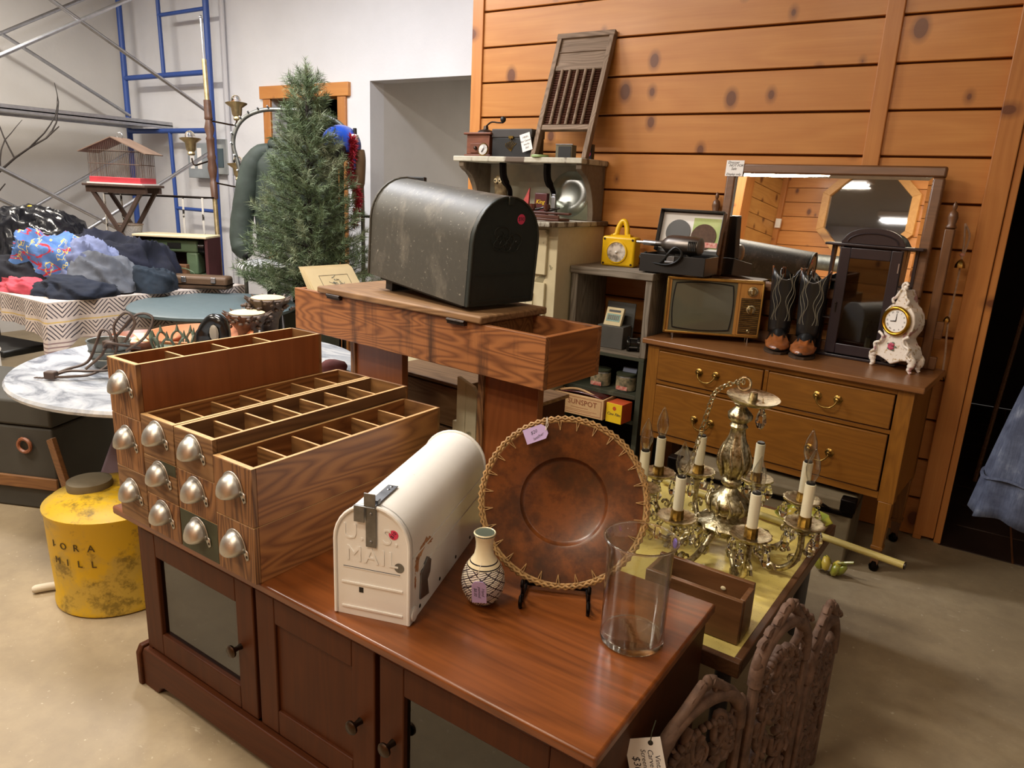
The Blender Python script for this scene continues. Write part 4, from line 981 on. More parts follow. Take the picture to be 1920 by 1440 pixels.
MB().bx(0, .088, .004, .10, 0, .098).build('box', 'film_red', YB, bevel=.001); MB().bx(0, .088, 0, .004, 0, .098).build('front_panel', 'film_yellow', YB, bevel=.0005)
MB().lathe([(.010, 0), (.010, .0006)], 18, rotm(90, 0, 0, (.046, 0, .074))).build('emblem', 'film_red', YB, smooth=0)
text('lettering', 'Cine Film', .020, 'ink', YB, rotm(90, 0, 0, (.044, -.0006, .044)), .0002, shear=.3)
for k, (x, r) in enumerate(((-1.665, .030), (-1.59, .036))):
    o = tag(MB().lathe([(r, 0), (r, .10), (r * .85, .10), (r * .85, .012), (0, .012)], 20).build('metal_cup', 'dark_metal', None, loc=(x, 3.30, .0605), smooth=45), ['narrower', 'wider'][k] + ' dark metal cup on the lowest board of the green shelf', 'cup')

# ------------------------------------------------------------------ rear of the hall (seen in the dresser mirror)
rw = struct('wall_rear', MB().bx(-3.78, 2.6, -2.72, -2.62, 0, CEIL), 'groove')
first = None
for k in range(18):
    if first is None: first = o = MB().bx(-3.75, 2.6, -.02, .0, .004, .182).build('plank', 'pine', rw, loc=(0, -2.6, .01 + .186 * k), smooth=0)
    else: o = first.copy(); COL.objects.link(o); o.location = (0, -2.6, .01 + .186 * k)
rs_ = struct('wall_rear_return', MB().bx(-3.88, -3.78, -2.6, -1.7, 0, CEIL), 'groove')
first = None
for k in range(18):
    if first is None: first = o = MB().bx(.0, .02, -2.6, -1.7, .004, .182).build('plank', 'pine_y', rs_, loc=(-3.78, 0, .10 + .186 * k), smooth=0)
    else: o = first.copy(); COL.objects.link(o); o.location = (-3.78, 0, .10 + .186 * k) if k < 17 else (-3.78, 0, .10 + .186 * 16.9)
struct('trim_4', MB().bx(-3.92, -3.72, -1.72, -1.5, 0, CEIL), 'pine_v', bevel=.006)
struct('trim_5', MB().bx(-3.76, -3.69, -2.6, -2.55, 0, CEIL), 'pine_v', bevel=.004)
OW = thing('octagon_mirror', 'octagonal mirror in a pale pine frame on the far plank wall', 'mirror', (-2.62, -2.595, 2.50))
def octo(r): return [(r * cos(RD(22.5 + 45 * k)), r * sin(RD(22.5 + 45 * k))) for k in range(8)]
for k in range(8):
    a, b_ = octo(.62), octo(.52); j = (k + 1) % 8
    MB().prism([a[k], a[j], b_[j], b_[k]], 0, .05, rotm(-90, 0, 0, (0, 0, 0)) @ Matrix.Scale(-1, 4, (0, 0, 1)) @ Matrix.Translation((0, 0, -.05))).build('frame_board', 'pine_y', OW, bevel=.003)
t = NT('dark_mirror'); t.base((.42, .40, .38, 1)); t.set(Metallic=1.0, Roughness=.03)
MB().add([(x, .012, z) for x, z in octo(.53)], [tuple(range(8))[::-1]]).build('mirror_glass', 'dark_mirror', OW, smooth=0)
tag(MB().cyl((-5.4, -1.15, 1.78), (-2.2, -1.15, 1.70), .085, n=24).cyl((-4.0, -1.15, 1.745), (-3.97, -1.15, 1.744), .09, n=24).build('stove_pipe', 'galv', None), 'grey galvanized duct pipe running along in front of the far plank wall', 'pipe')
tag(MB().bx(-.035, .035, 0, .03, 0, .12).bx(-.02, .02, .03, .036, .03, .09).build('thermostat', 'white_plain', None, loc=(-3.70, -2.548, 2.26), bevel=.004), 'small white thermostat box on the far corner trim', 'thermostat')

# ------------------------------------------------------------------ cream cupboard with bracket shelf
worn('cream_paint', '#cfc3a2', '#8d8468', .63, 5, .65, base2='#c2b592', width=.03, extra=('#6f6a55', 12, .7))
worn('chip_white', '#b9b5a5', '#5b4d40', .5, 6, .7, base2='#8f8877', width=.05, stretch=(1, 1, .4))
worn('bark_grey', '#6e6152', '#463a30', .5, 7, .85, base2='#857866', width=.15, stretch=(1, 1, .3))
CU = thing('painted_cupboard', 'tall cream painted cupboard with worn open shelf on top', 'cupboard', (-2.80, 3.06, 0))
MB().bx(.0, 1.05, .02, .52, 0, 1.295).build('body', 'cream_paint', CU, bevel=.004)
for x0 in (.03, .52):
    for z0, z1 in ((.06, .60), (.64, 1.02), (1.06, 1.28)):
        d = MB().bx(x0, x0 + .48, 0, .02, z0, z1).build('door', 'cream_paint', CU, bevel=.004)
        MB().bx(x0 + .06, x0 + .42, -.008, 0, z0 + .05, z1 - .05).build('raised_panel', 'cream_paint', d, bevel=.006)
MB().bx(-.03, 1.07, -.10, .52, 1.296, 1.32).build('counter_board', 'chip_white', CU, bevel=.004)
MB().bx(.24, 1.045, .22, .52, 1.600, 1.628).build('top_shelf', 'chip_white', CU, bevel=.005)
MB().bx(.27, 1.03, .50, .515, 1.32, 1.60).build('back_panel', plain('bluegrey', '#7d8688', .8, vs=4, col2='#b3ab94').m, CU)
br = [(0, 0), (.25, 0), (.25, .28), (0, .28), (0, .25)] ; brk = [(.16, 0), (.27, 0), (.27, .28), (0, .28), (0, .255)] + [(.0 + .16 * sin(RD(a)), .24 - .24 * (1 - cos(RD(a)))) for a in range(10, 91, 10)]
for x, mt in ((.27, 'bark_grey'), (1.005, 'bark_grey')):
    MB().prism(brk, 0, .032, Matrix(((0, 0, 1, x), (1, 0, 0, .235), (0, 1, 0, 1.32), (0, 0, 0, 1)))).build('bracket', mt, CU, bevel=.003)
for x in (.52, .80):
    MB().tube(spline([(x, .30, 1.60), (x - .01, .33, 1.52), (x + .012, .36, 1.46), (x, .39, 1.40), (x, .42, 1.325)], 5), [.02] * 8 + [.014] * 13, 6).build('iron_bracket', 'black_iron', CU)
ZS = 1.6285
GR = thing('coffee_grinder', 'small brown wooden coffee grinder with crank on the top shelf', 'coffee grinder', (-2.535, 3.345, ZS), 0)
wood('grinder', '#7a4630', '#583020', 'X', 2, .45, .3)
MB().bx(.012, .165, .008, .15, .012, .115).build('box', 'grinder', GR, bevel=.003); MB().bx(0, .177, 0, .158, 0, .012).build('base', 'grinder', GR, bevel=.003); MB().bx(-.004, .181, -.004, .162, .115, .127).build('lid', 'grinder', GR, bevel=.004)
dr = MB().bx(.04, .12, .002, .03, .02, .07).build('drawer', 'grinder', GR, bevel=.002); MB().ball((.08, -.004, .045), .010, 10, 6).build('knob', 'dark_metal', dr)
MB().lathe([(.05, 0), (.04, .014), (.015, .022), (.012, .04), (0, .04)], 18, Matrix.Translation((.088, .08, .127))).build('hopper_cap', 'dark_metal', GR, smooth=50)
cr = MB().tube(spline([(.088, .08, .165), (.13, .07, .185), (.19, .05, .18), (.235, .03, .178)], 4), .0045, 6).build('crank', 'dark_metal', GR); MB().lathe([(.006, 0), (.014, .008), (.016, .02), (.01, .03), (0, .032)], 12, Matrix.Translation((.235, .03, .178))).build('crank_knob', 'black', cr, smooth=50)
CB = thing('metal_case', 'small black hinged case with clasp and gold emblem on the top shelf', 'case', (-2.356, 3.36, ZS), 0)
MB().bx(0, .25, 0, .13, 0, .10).build('body', 'black', CB, bevel=.003); MB().bx(-.003, .253, -.003, .133, .1005, .145).build('lid', plain('case_grey', '#3a3634', .5).m, CB, bevel=.004)
MB().bx(.11, .14, -.008, 0, .095, .108).cyl((.125, -.008, .09), (.125, -.008, .10), .004, n=8).build('clasp', 'brass', CB)
m = MB()
for k in range(7): m.tube(spline([(.125, -.001, .03), (.115 + .008 * (k - 3), -.002, .055), (.125 + .011 * (k - 3), -.001, .085 - .004 * abs(k - 3))], 4), .0012, 4)
m.build('gold_emblem', 'brass', CB)
NO = tag(MB().bx(-.030, .030, -.001, 0, -.045, .045).build('price_note', 'paper', None, loc=(-2.128, 3.345, 1.705), rot=(-4, -17, 6), smooth=0), 'white handwritten price note hanging on the small black case', 'price note')
for tx, z in (("1950's", .026), ('Box Camera', .008), ('works', -.010), ('$65', -.028)): text('handwriting', tx, .0135, 'ink', NO, rotm(90, 0, 0, (0, -.0015, z)), .0001, shear=.3)
DG = thing('dial_gauge', 'small round white dial gauge with brass ring on the top shelf', 'gauge', (-2.372, 3.305, ZS), 0)
MB().lathe([(.032, 0), (.034, .006), (.030, .010), (.028, .007), (0, .007)], 28, rotm(82, 0, 0, (0, 0, .034))).build('ring', 'brass', DG, smooth=50)
g_ = MB().lathe([(.028, .0078), (0, .0078)], 24, rotm(82, 0, 0, (0, 0, .034))).build('face', 'paper', DG); MB().tube([(-.006, -.010, .022), (.010, -.010, .050)], [.003, .001], 5).build('needle', 'black', g_)
GL_ = tag(MB().lathe([(.045, 0), (.046, .008), (.044, .012), (0, .012)], 28).build('flat_tin', plain('lid_green', '#8aa06a', .4).m, None, loc=(-2.02, 3.315, ZS), smooth=45), 'flat round pale green tin in front of the washboard foot', 'tin')
SBk = thing('slate_box', 'small dark slate box standing between the washboard feet', 'box', (-1.955, 3.36, ZS)); MB().bx(0, .095, 0, .05, 0, .066).build('box', 'tv_grey', SBk, bevel=.002); MB().bx(.0, .10, -.004, .0, .066, .07).build('metal_edge', 'steel', SBk); MB().bx(.018, .09, -.003, 0, .0, .058).build('black_front', 'black', SBk)
SK = thing('black_bottle', 'small black box with a pink price dot beside the washboard', 'box', (-1.80, 3.40, ZS)); MB().bx(0, .035, 0, .03, 0, .072).build('box', 'black', SK, bevel=.002); MB().lathe([(.012, 0), (.012, .0006)], 16, rotm(90, 0, 0, (.017, 0, .025))).build('price_sticker', 'pink_sticker', SK, smooth=0)
WB = thing('washboard', 'old grey wooden washboard with ribbed panel leaning on the plank wall', 'washboard', (-1.93, 3.335, ZS + .002), 0)
wood('wash_wood', '#8d7763', '#64513f', 'Z', 1.6, .8, .5, contrast=1.1); wood('wash_wood_x', '#8d7763', '#64513f', 'X', 1.6, .8, .5, contrast=1.1)
lean = rotm(-19.5, 0, 0)
def W(mb, n, m, p=WB, **k):
    mb.v = [lean @ v for v in mb.v]; return mb.build(n, m, p, **k)
for x in (-.165, .138): W(MB().bx(x, x + .027, 0, .036, 0, .665), 'leg_post', 'wash_wood', bevel=.003)
W(MB().bx(-.168, .168, -.002, .038, .645, .672), 'top_rail', 'wash_wood_x', bevel=.003)
W(MB().bx(-.138, .138, .012, .022, .500, .645), 'head_board', 'wash_wood_x'); W(MB().bx(-.138, .138, .006, .012, .570, .574), 'head_moulding', 'wash_wood_x')
W(MB().bx(-.138, .138, .006, .030, .472, .500), 'rail', 'wash_wood_x', bevel=.003); W(MB().bx(-.138, .138, .004, .032, .150, .178), 'rail', 'wash_wood_x', bevel=.003)
m = MB(); plain('wash_brown', '#5a3526', .6, var=.2)
m.grid(lambda u, v: (-.138 + .276 * u, .020 + .006 * sin(v * 2 * pi * 22), .178 + .294 * v), 2, 176); W(m, 'ribbed_panel', 'wash_brown', smooth=60, solid=.002)
for k in range(5): W(MB().cyl((-.0925 + .046 * k, .008, .178), (-.0925 + .046 * k, .008, .474), .0085, n=8), 'slat', 'wash_wood')

ZC = 1.3205
OWL = thing('owl_figurine', 'small brown glazed owl figurine on the cupboard counter', 'figurine', (-2.325, 3.42, ZC))
plain('owl_glaze', '#8a7a5c', .35, vs=40, col2='#4a3a26')
MB().lathe([(.035, 0), (.045, .02), (.042, .08), (.036, .13), (.040, .16), (.038, .195), (.030, .215), (0, .22)], 16).build('body', 'owl_glaze', OWL, smooth=60)
for s in (-1, 1): e = MB().ball((s * .015, -.036, .185), (.012, .006, .013), 10, 6).build('eye', 'paper_cream', OWL); MB().ball((s * .015, -.043, .185), .005, 8, 5).build('pupil', 'black', e)
MB().tube([(0, -.04, .175), (0, -.05, .165)], [.005, .001], 6).build('beak', 'dark_metal', OWL)
RP = tag(MB().add([(0, 0, 0), (.07, .01, 0), (.075, .012, .155), (.068, .03, 0), (.0, .03, 0), (.073, .024, .155)], [(0, 1, 2), (4, 5, 3), (0, 2, 5, 4), (1, 3, 5, 2), (0, 4, 3, 1)]).build('red_pennant', plain('pennant', '#b84a44', .7, vs=40, col2='#8f2f30').m, None, loc=(-2.165, 3.33, ZC)), 'folded red paper pennant beside the dark red tin', 'pennant')
KT = thing('tobacco_tin', 'dark red tobacco tin lettered King on the cupboard counter', 'tin', (-2.055, 3.34, ZC)); plain('tin_red', '#4a1a1a', .4)
MB().bx(0, .075, 0, .03, .0, .13).build('tin', 'tin_red', KT, bevel=.004); text('lettering', 'King', .030, 'film_yellow', KT, rotm(90, 0, 0, (.036, -.0008, .085)), .0003, shear=.25)
o = tag(MB().bx(0, .025, 0, .018, 0, .115).bx(.003, .022, .002, .016, .115, .128).build('cigarette_lighter', 'steel', None, loc=(-1.965, 3.36, ZC), bevel=.002), 'slim silver lighter standing beside the dark red tin', 'lighter')
TY = thing('pipe_tray', 'long carved brown wooden tray holding tobacco pipes', 'tray', (-2.06, 3.09, ZC), 4); wood('tray_wood', '#5a3122', '#3c1f16', 'X', 2, .4, .3)
MB().bx(0, .29, 0, .13, 0, .012).build('base', 'tray_wood', TY, bevel=.003); MB().bx(0, .29, 0, .01, .012, .028).build('lip', 'tray_wood', TY, bevel=.002); MB().bx(.02, .30, .10, .13, .028, .040).build('rest_bar', 'tray_wood', TY, bevel=.003)
plain('briar', '#4d261b', .25, var=.3, coat=.4)
for k, (lab, x) in enumerate((('dark briar pipe at the lettered tin side of the tray', .045), ('dark briar pipe in the middle of the tray', .125), ('dark briar pipe at the outer side of the tray', .205))):
    P_ = thing('tobacco_pipe', lab, 'pipe', (-2.06 + x, 3.13 + .003 * k, ZC + .040), 10 * k - 8, 'tobacco pipes on the tray')
    MB().lathe([(.0, 0), (.014, .004), (.018, .016), (.017, .036), (.014, .037), (.013, .02), (0, .012)], 14).build('bowl', 'briar', P_, smooth=60); MB().tube(spline([(.012, .0, .010), (.04, .005, .016), (.065, .01, .024)], 4), [.007] * 4 + [.005] * 5, 8).build('stem', 'black_gloss', P_, smooth=60)
GP = thing('glass_plate', 'pale etched glass plate leaning against the cupboard back', 'plate', (-1.905, 3.46, ZC + .128), 0)
MB().lathe([(0, 0), (.06, .0), (.12, .012), (.122, .014), (.12, .016), (.058, .004), (0, .004)], 40, rotm(80, 0, 0)).build('plate', pane('pane_etched', (.74, .78, .74, 1), .12, .2).m, GP, smooth=60)
BK = thing('bellows_camera', 'small black folding camera on the cupboard near the alcove', 'camera', (-2.775, 3.10, ZC), 8)
MB().bx(0, .12, .04, .07, 0, .185).build('back', 'black', BK, bevel=.004); MB().bx(.03, .09, -.01, .04, .10, .155).build('bellows', 'black_iron', BK, bevel=.006); MB().lathe([(.020, 0), (.022, .01), (.016, .012), (0, .008)], 16, rotm(90, 0, 0, (.06, -.01, .128))).build('lens', 'galv', BK, smooth=50); MB().tube([(.0, .03, .10), (.03, -.01, .11), (.09, -.01, .11), (.12, .03, .10)], .004, 6).build('strut', 'steel', BK)

# ------------------------------------------------------------------ yellow table and what lies on it
def laminate():
    t = NT('yellow_laminate'); v = t.coord(rand=False); c = t.mix(t.ramp(t.noise(v, 4, 4), [(.35, G(0)), (.7, G(.5))]), lin('#e6d27c'), lin('#d4bb5e'))
    c = t.mix(t.ramp(t.noise(v, 140, 3, .6), [(.62, G(0)), (.68, G(.6))]), c, lin('#8a7430')); t.base(c); t.set(Roughness=.28)
laminate()
YT = thing('yellow_table', 'low table with yellow speckled top and wooden edge', 'table', (-.312, 1.537, 0), -2.83)
TW, TD, TZ = -.78, .972, .40
MB().bx(TW + .02, -.02, .02, TD - .02, TZ - .02, TZ).build('top', 'yellow_laminate', YT, smooth=0)
wood('edge_wood', '#6f4a2e', '#4d3019', 'Y', 1.5, .5, .3)
MB().bx(TW, 0, 0, .02, TZ - .04, TZ + .002).build('edge_band', 'edge_wood', YT, bevel=.003); MB().bx(TW, 0, TD - .02, TD, TZ - .04, TZ + .002).build('edge_band', 'edge_wood', YT, bevel=.003); MB().bx(TW, TW + .02, .02, TD - .02, TZ - .04, TZ + .002).build('edge_band', 'edge_wood', YT, bevel=.003); MB().bx(-.02, 0, .02, TD - .02, TZ - .04, TZ + .002).build('edge_band', 'edge_wood', YT, bevel=.003)
plain('leg_grey', '#4d4b4a', .45)
for x in (-.06, TW + .06):
    for y in (.09, TD - .09):
        MB().cyl((x, y, 0), (x, y, TZ - .02), .021, n=16).build('leg', 'leg_grey', YT, smooth=50)
WD = thing('loose_drawer', 'loose dark wooden drawer with open top on the yellow table', 'drawer', (-.594, 1.614, .4025), -2)
MB().bx(0, .255, 0, .014, 0, .118).build('front_board', 'walnut', WD, bevel=.002); MB().bx(0, .255, .086, .10, 0, .128).build('back_board', 'walnut', WD, bevel=.002); MB().bx(.243, .257, .014, .086, 0, .118).build('end_board', 'walnut', WD, bevel=.002); MB().bx(0, .012, .014, .086, 0, .118).build('end_board', 'walnut', WD, bevel=.002); MB().bx(.012, .243, .014, .086, .004, .012).build('bottom_board', 'walnut', WD)
MB().ball((.18, .0845, .09), (.007, .002, .006), 10, 6).build('white_spot', 'paper_cream', WD)
PO = tag(MB().cyl((-.875, 2.462, .417), (-.040, 2.300, .417), .0115, n=12).build('yellow_pole', wood('pole_yellow', '#cfc07a', '#a8954a', 'X', 2, .45, .2).m, None, smooth=50), 'long pale yellow wooden pole sticking out over the table edge', 'pole')
MB().cyl((-.040, 2.300, .417), (-.036, 2.2992, .417), .0118, n=12).build('end_cap', 'dark_metal', PO)

# brass chandelier with crystal drops, standing on the table
CH = thing('chandelier', 'antique brass eight arm chandelier with candle sleeves and crystal drops', 'chandelier', (-.516, 2.045, .402))
def lob(k, a): return lambda an, i: 1 + a * cos(k * an)
MB().lathe([(.0, .06), (.015, .062), (.03, .075), (.034, .082), (.075, .095), (.085, .110), (.080, .118), (.05, .128), (.036, .140), (.055, .150), (.062, .170), (.055, .190), (.036, .205), (.024, .215), (.018, .225), (.030, .240), (.026, .252), (.018, .258)], 32, wob=lob(12, .05)).build('lower_urn', 'antique_brass', CH, smooth=60)
MB().lathe([(.018, .256), (.030, .270), (.040, .295), (.043, .325), (.036, .355), (.024, .385), (.020, .41), (.026, .418), (.020, .428), (.034, .442), (.035, .455), (.022, .468), (.014, .478), (.022, .486), (.014, .494)], 32, wob=lob(8, .06)).build('column', 'antique_brass', CH, smooth=60)
for z0_, z1_, r0_, r1_, nn in ((.262, .36, .034, .043, 8), (.145, .205, .055, .062, 10), (.09, .12, .07, .086, 12)):
    for k in range(nn):
        a = 2 * pi * k / nn; q = lambda r, z, d: (r * cos(a + d), r * sin(a + d), z)
        MB().tube(spline([q(r0_, z0_, 0), q(r1_ + .003, (z0_ * .6 + z1_ * .4), .10), q(r1_ + .002, (z0_ * .3 + z1_ * .7), 0), q(r0_ + .002, z1_, -.10)], 4), [.003, .005, .006, .0065, .0065, .006, .0055, .005, .0045, .004, .0035, .003, .002], 6).build('acanthus_leaf', 'antique_brass', CH, smooth=60)
MB().lathe([(.012, .492), (.03, .498), (.060, .508), (.072, .518), (.074, .522), (.068, .520), (.03, .510), (.012, .514), (.010, .535), (0, .537)], 36, rotm(3, 4, 0)).build('top_dish', 'antique_brass', CH, smooth=60)
MB().tube([(.018 * cos(a) , .018 * sin(a) * .3, .545 + .018 * sin(a)) for a in [2 * pi * i / 16 for i in range(16)]], .004, 6, True).build('hanging_loop', 'antique_brass', CH)
chn = spline([(.0, .0, .55), (-.03, -.02, .545), (-.07, -.03, .515), (-.085, -.03, .46), (-.10, -.03, .38), (-.115, -.035, .30), (-.14, -.05, .20), (-.17, -.07, .10), (-.20, -.10, .03)], 4)
for i in range(0, len(chn) - 1, 1):
    p, q = chn[i], chn[i + 1]; mid = (p + q) / 2; dv = (q - p).normalized(); sd = dv.cross(Vector((.3, .5, .8))).normalized() if i % 2 else dv.cross(Vector((.8, -.4, .1))).normalized(); l2 = (q - p).length * .62
    MB().tube([mid + dv * l2 * cos(t_) + sd * .007 * sin(t_) for t_ in [2 * pi * j / 10 for j in range(10)]], .0021, 5, True).build('chain_link', 'antique_brass', CH)
pane('bulb_glass', (.9, .89, .86, 1), .06, .03, 1.6, .8)
plain('candle', '#e3dcc0', .5, var=.04)
def drop(parent, p, s=1.0):
    x, y, z = p
    return MB().lathe([(0, -.052 * s), (.006 * s, -.047 * s), (.0105 * s, -.036 * s), (.0085 * s, -.022 * s), (.003 * s, -.008 * s), (0, -.006 * s)], 6, Matrix.Translation(p)).ball((x, y, z), .004 * s, 6, 4).build('crystal_drop', 'crystal', parent, smooth=0)
ARMS = [(-112, .225, 1), (-58, .222, 1), (-5, .222, 1), (42, .24, 1), (86, .24, 0), (131, .24, 0), (163, .27, 1), (-163, .26, 1)]
for an, R_, bulb in ARMS:
    c_, s_ = cos(RD(an)), sin(RD(an)); P3 = lambda r, z, t=0: (r * c_ - t * s_, r * s_ + t * c_, z)
    A_ = MB().tube(spline([P3(.05, .10), P3(.085, .055), P3(.13, .025), P3(.175, .022), P3(R_ - .012, .055), P3(R_, .10), P3(R_ - .002, .150)], 5), [.013, .012, .011, .010, .009] + [.0095] * 26, 8).build('arm', 'antique_brass', CH, smooth=60)
    m = MB()
    for r, z, t, rr in ((.10, .045, .016, .020), (.15, .02, -.016, .018), (R_ - .02, .055, .018, .018), (R_ + .022, .095, 0, .015), (.12, .065, -.01, .022), (R_ - .045, .085, .0, .016)):
        m.tube([P3(r + rr * (1 - i / 12) * cos(i * .75), z + rr * (1 - i / 12) * sin(i * .75), t * (1 - i / 20)) for i in range(11)], [.0045 * (1 - i / 14) + .001 for i in range(11)], 5)
    tag(m.build('leaf_scroll', 'antique_brass', A_, smooth=60), kind='stuff')
    bp = P3(R_, .0); T0 = Matrix.Translation((bp[0], bp[1], 0))
    B_ = MB().lathe([(.010, .145), (.018, .152), (.012, .160), (.035, .166), (.052, .176), (.056, .183), (.053, .184), (.034, .176), (.012, .174), (0, .174)], 28, T0, wob=lob(14, .035)).build('drip_pan', 'antique_brass', A_, smooth=60)
    MB().lathe([(.0175, .174), (.0185, .178), (.0172, .204), (.0, .204)], 20, T0, wob=lob(10, .04)).build('socket_cup', 'brass', A_)
    MB().lathe([(.0148, .204), (.0148, .300), (.012, .3005), (.0, .3005)], 18, T0).build('candle_sleeve', 'candle', A_, smooth=40)
    MB().lathe([(.012, .300), (.012, .306), (.0, .306)], 14, T0).build('socket', 'black', A_)
    if bulb: MB().lathe([(.008, .304), (.011, .312), (.017, .328), (.0195, .346), (.016, .370), (.008, .390), (.003, .402), (0, .408)], 18, T0).build('bulb', 'bulb_glass', A_, smooth=60)
    for k in range(4):
        a2 = RD(an + 45 + 90 * k); drop(A_, (bp[0] + .05 * cos(a2), bp[1] + .05 * sin(a2), .168), 1.3)
drop(CH, (.066, -.03, .505), 1.5); MB().cyl((.066, -.03, .505), (.064, -.028, .52), .001, n=4).build('drop_wire', 'brass', CH)
for k in range(6): drop(CH, (.078 * cos(k * 1.05), .078 * sin(k * 1.05), .098), 1.3)

GD = thing('fruit_dish', 'green glass dish with yellow glass fruit behind the chandelier', 'dish', (-.36, 2.30 + .125, .4025))
t = plain('green_glaze', '#5d7a2a', .2, vs=12, col2='#b3a53a', coat=.5)
MB().lathe([(0, .004), (.05, .0), (.06, .006), (.085, .03), (.09, .036), (.086, .038), (.055, .014), (0, .012)], 28, wob=lob(9, .05)).build('dish', 'green_glaze', GD, smooth=60)
for k in range(5): MB().ball((.035 * cos(k * 1.25), .035 * sin(k * 1.25), .040), (.024, .024, .022), 12, 8).build('fruit', ['green_glaze', plain('lemon', '#c9b048', .3).m if k == 1 else 'green_glaze'][k % 2] if k < 2 else ['green_glaze', 'lemon'][k % 2], GD, smooth=60)

# trunk under the dresser, glass flower beside it
plain('trunk_tan', '#7a6c52', .75, vs=6, col2='#5d513c', var=.2)
TK = thing('low_trunk', 'low tan trunk with dark metal corners under the dresser', 'trunk', (-1.06, 3.04, 0), 0)
MB().bx(0, .79, 0, .36, 0, .235).build('body', 'trunk_tan', TK, bevel=.008); MB().bx(-.006, .796, -.006, .366, .24, .296).build('lid', 'trunk_tan', TK, bevel=.012)
MB().bx(-.004, .794, -.005, .365, .226, .244).build('dark_strap', 'black_iron', TK)
for x in (-.008, .74): MB().bx(x, x + .06, -.009, .05, .245, .300).build('corner_plate', 'black_iron', TK, bevel=.006)
for x in (.30, .60): MB().bx(x, x + .05, -.014, -.004, .18, .28).build('clasp', 'black_iron', TK, bevel=.004)
MB().tube(spline([(.66, -.012, .26), (.68, -.03, .265), (.72, -.032, .25), (.75, -.02, .245)], 4), .006, 6).build('handle', 'black_iron', TK)
FO = thing('glass_flower', 'small yellow green glass flower standing on the floor by the trunk', 'ornament', (-.312, 2.945, 0))
glass('green_glass', (.45, .75, .25, 1)); glass('amber_glass', (.9, .8, .25, 1))
for k in range(7):
    a = k * .9; MB().lathe([(0, 0), (.012, .006), (.018, .03), (.012, .055), (0, .065)], 10, rotm(35 * sin(a), 35 * cos(a), 0, (.03 * cos(a), .03 * sin(a), .008 + .008 * (k % 3)))).build('petal', 'lemon' if k % 2 else 'green_glaze', FO, smooth=60)
MB().tube(spline([(.02, 0, .05), (.05, -.01, .07), (.09, -.01, .085)], 4), .006, 6).build('stem', 'green_glaze', FO)

# ------------------------------------------------------------------ carved folding screen
plain('carved_wood', '#735848', .75, vs=30, col2='#4a352a', bump=.5, bs=120)
def panel(label, p0, p1, hgt, seed):
    d = Vector((p1[0] - p0[0], p1[1] - p0[1], 0)); w = d.length; rz = math.degrees(math.atan2(d.y, d.x))
    S = thing('carved_screen', label, 'carved screen', (p0[0], p0[1], 0), rz, 'carved wooden screens leaning in zigzag')
    random.seed(seed); hs = hgt - .18; T_ = .02
    MB().bx(0, .024, -T_, 0, 0, hs).build('stile', 'carved_wood', S, bevel=.006); MB().bx(w - .024, w, -T_, 0, 0, hs).build('stile', 'carved_wood', S, bevel=.006)
    MB().bx(.024, w - .024, -T_, 0, .03, .06).build('rail', 'carved_wood', S, bevel=.004)
    cxp = w / 2
    ar = [(cxp + (w / 2 - .012) * cos(a), -T_ / 2, hs + (hgt - .055 - hs) * sin(a) ** .8) for a in [pi * i / 18 for i in range(19)]]
    MB().tube(ar, .016, 8).build('arch', 'carved_wood', S, smooth=60)
    a2 = [(cxp + (w / 2 - .045) * cos(a), -T_ / 2 - .004, hs - .02 + (hgt - .10 - hs) * sin(a) ** .8) for a in [pi * i / 18 for i in range(19)]]
    bd = MB()
    for i, p in enumerate(a2): bd.ball(p, (.0085, .010, .0085), 6, 5)
    bd.build('beading', 'carved_wood', S, smooth=60)
    MB().tube([(cxp + (w / 2 - .06) * cos(a), -T_ / 2, hs * .52 + hs * .36 * sin(a)) for a in [2 * pi * i / 24 for i in range(24)]], .010, 7, True).build('oval_ring', 'carved_wood', S, smooth=60)
    cv = MB()
    for i in range(95):
        sx = random.choice((-1, 1)); x = cxp + sx * random.uniform(.0, w / 2 - .035); z = random.uniform(.07, hs + .05); r = random.uniform(.014, .03); t0 = random.uniform(0, 6)
        if abs(x - cxp) < (w / 2 - .065) * .55 and abs(z - hs * .52) < hs * .22: continue
        cv.tube([(min(max(x + r * (1 - j / 14) * cos(t0 + j * .6), .015), w - .015), -T_ / 2 + random.uniform(-.004, .004), z + 1.5 * r * (1 - j / 14) * sin(t0 + j * .6)) for j in range(11)], [.0105 * (1 - j / 16) for j in range(11)], 6)
    tag(cv.build('scroll_carving', 'carved_wood', S, smooth=60), kind='stuff')
    cs = MB()
    for sx in (-1, 1):
        cs.tube(spline([(cxp + sx * w * .42, -T_ / 2, hs + .035), (cxp + sx * w * .36, -T_ / 2, hs + .09), (cxp + sx * w * .18, -T_ / 2, hgt - .045), (cxp + sx * .01, -T_ / 2, hgt - .012)], 5), [.009] * 5 + [.012] * 11, 7)
        for q in range(4): cs.tube([(cxp + sx * (.012 + .024 * q + .015 * (1 - j / 12) * cos(j * .7)), -T_ / 2 - .002 * (q % 2), hgt - .022 - .020 * q + .017 * (1 - j / 12) * sin(j * .7)) for j in range(10)], [.0085 * (1 - j / 14) for j in range(10)], 6)
    cs.ball((cxp, -T_ / 2, hgt - .014), (.012, .011, .018), 8, 6); cs.build('crest', 'carved_wood', S, smooth=60)
    for x in (.012, w - .012): MB().lathe([(.013, 0), (.016, .02), (.010, .035), (.014, .055), (.008, .075), (0, .082)], 8, Matrix.Translation((x, -T_ / 2, hs))).build('finial', 'carved_wood', S, smooth=60)
    return S
panel('short carved brown wooden screen with the white price tag', (-.372, 1.13), (-.276, 1.415), .53, 5)
panel('tallest carved brown wooden screen standing between the two shorter ones', (-.268, 1.425), (-.195, 1.625), .615, 6)
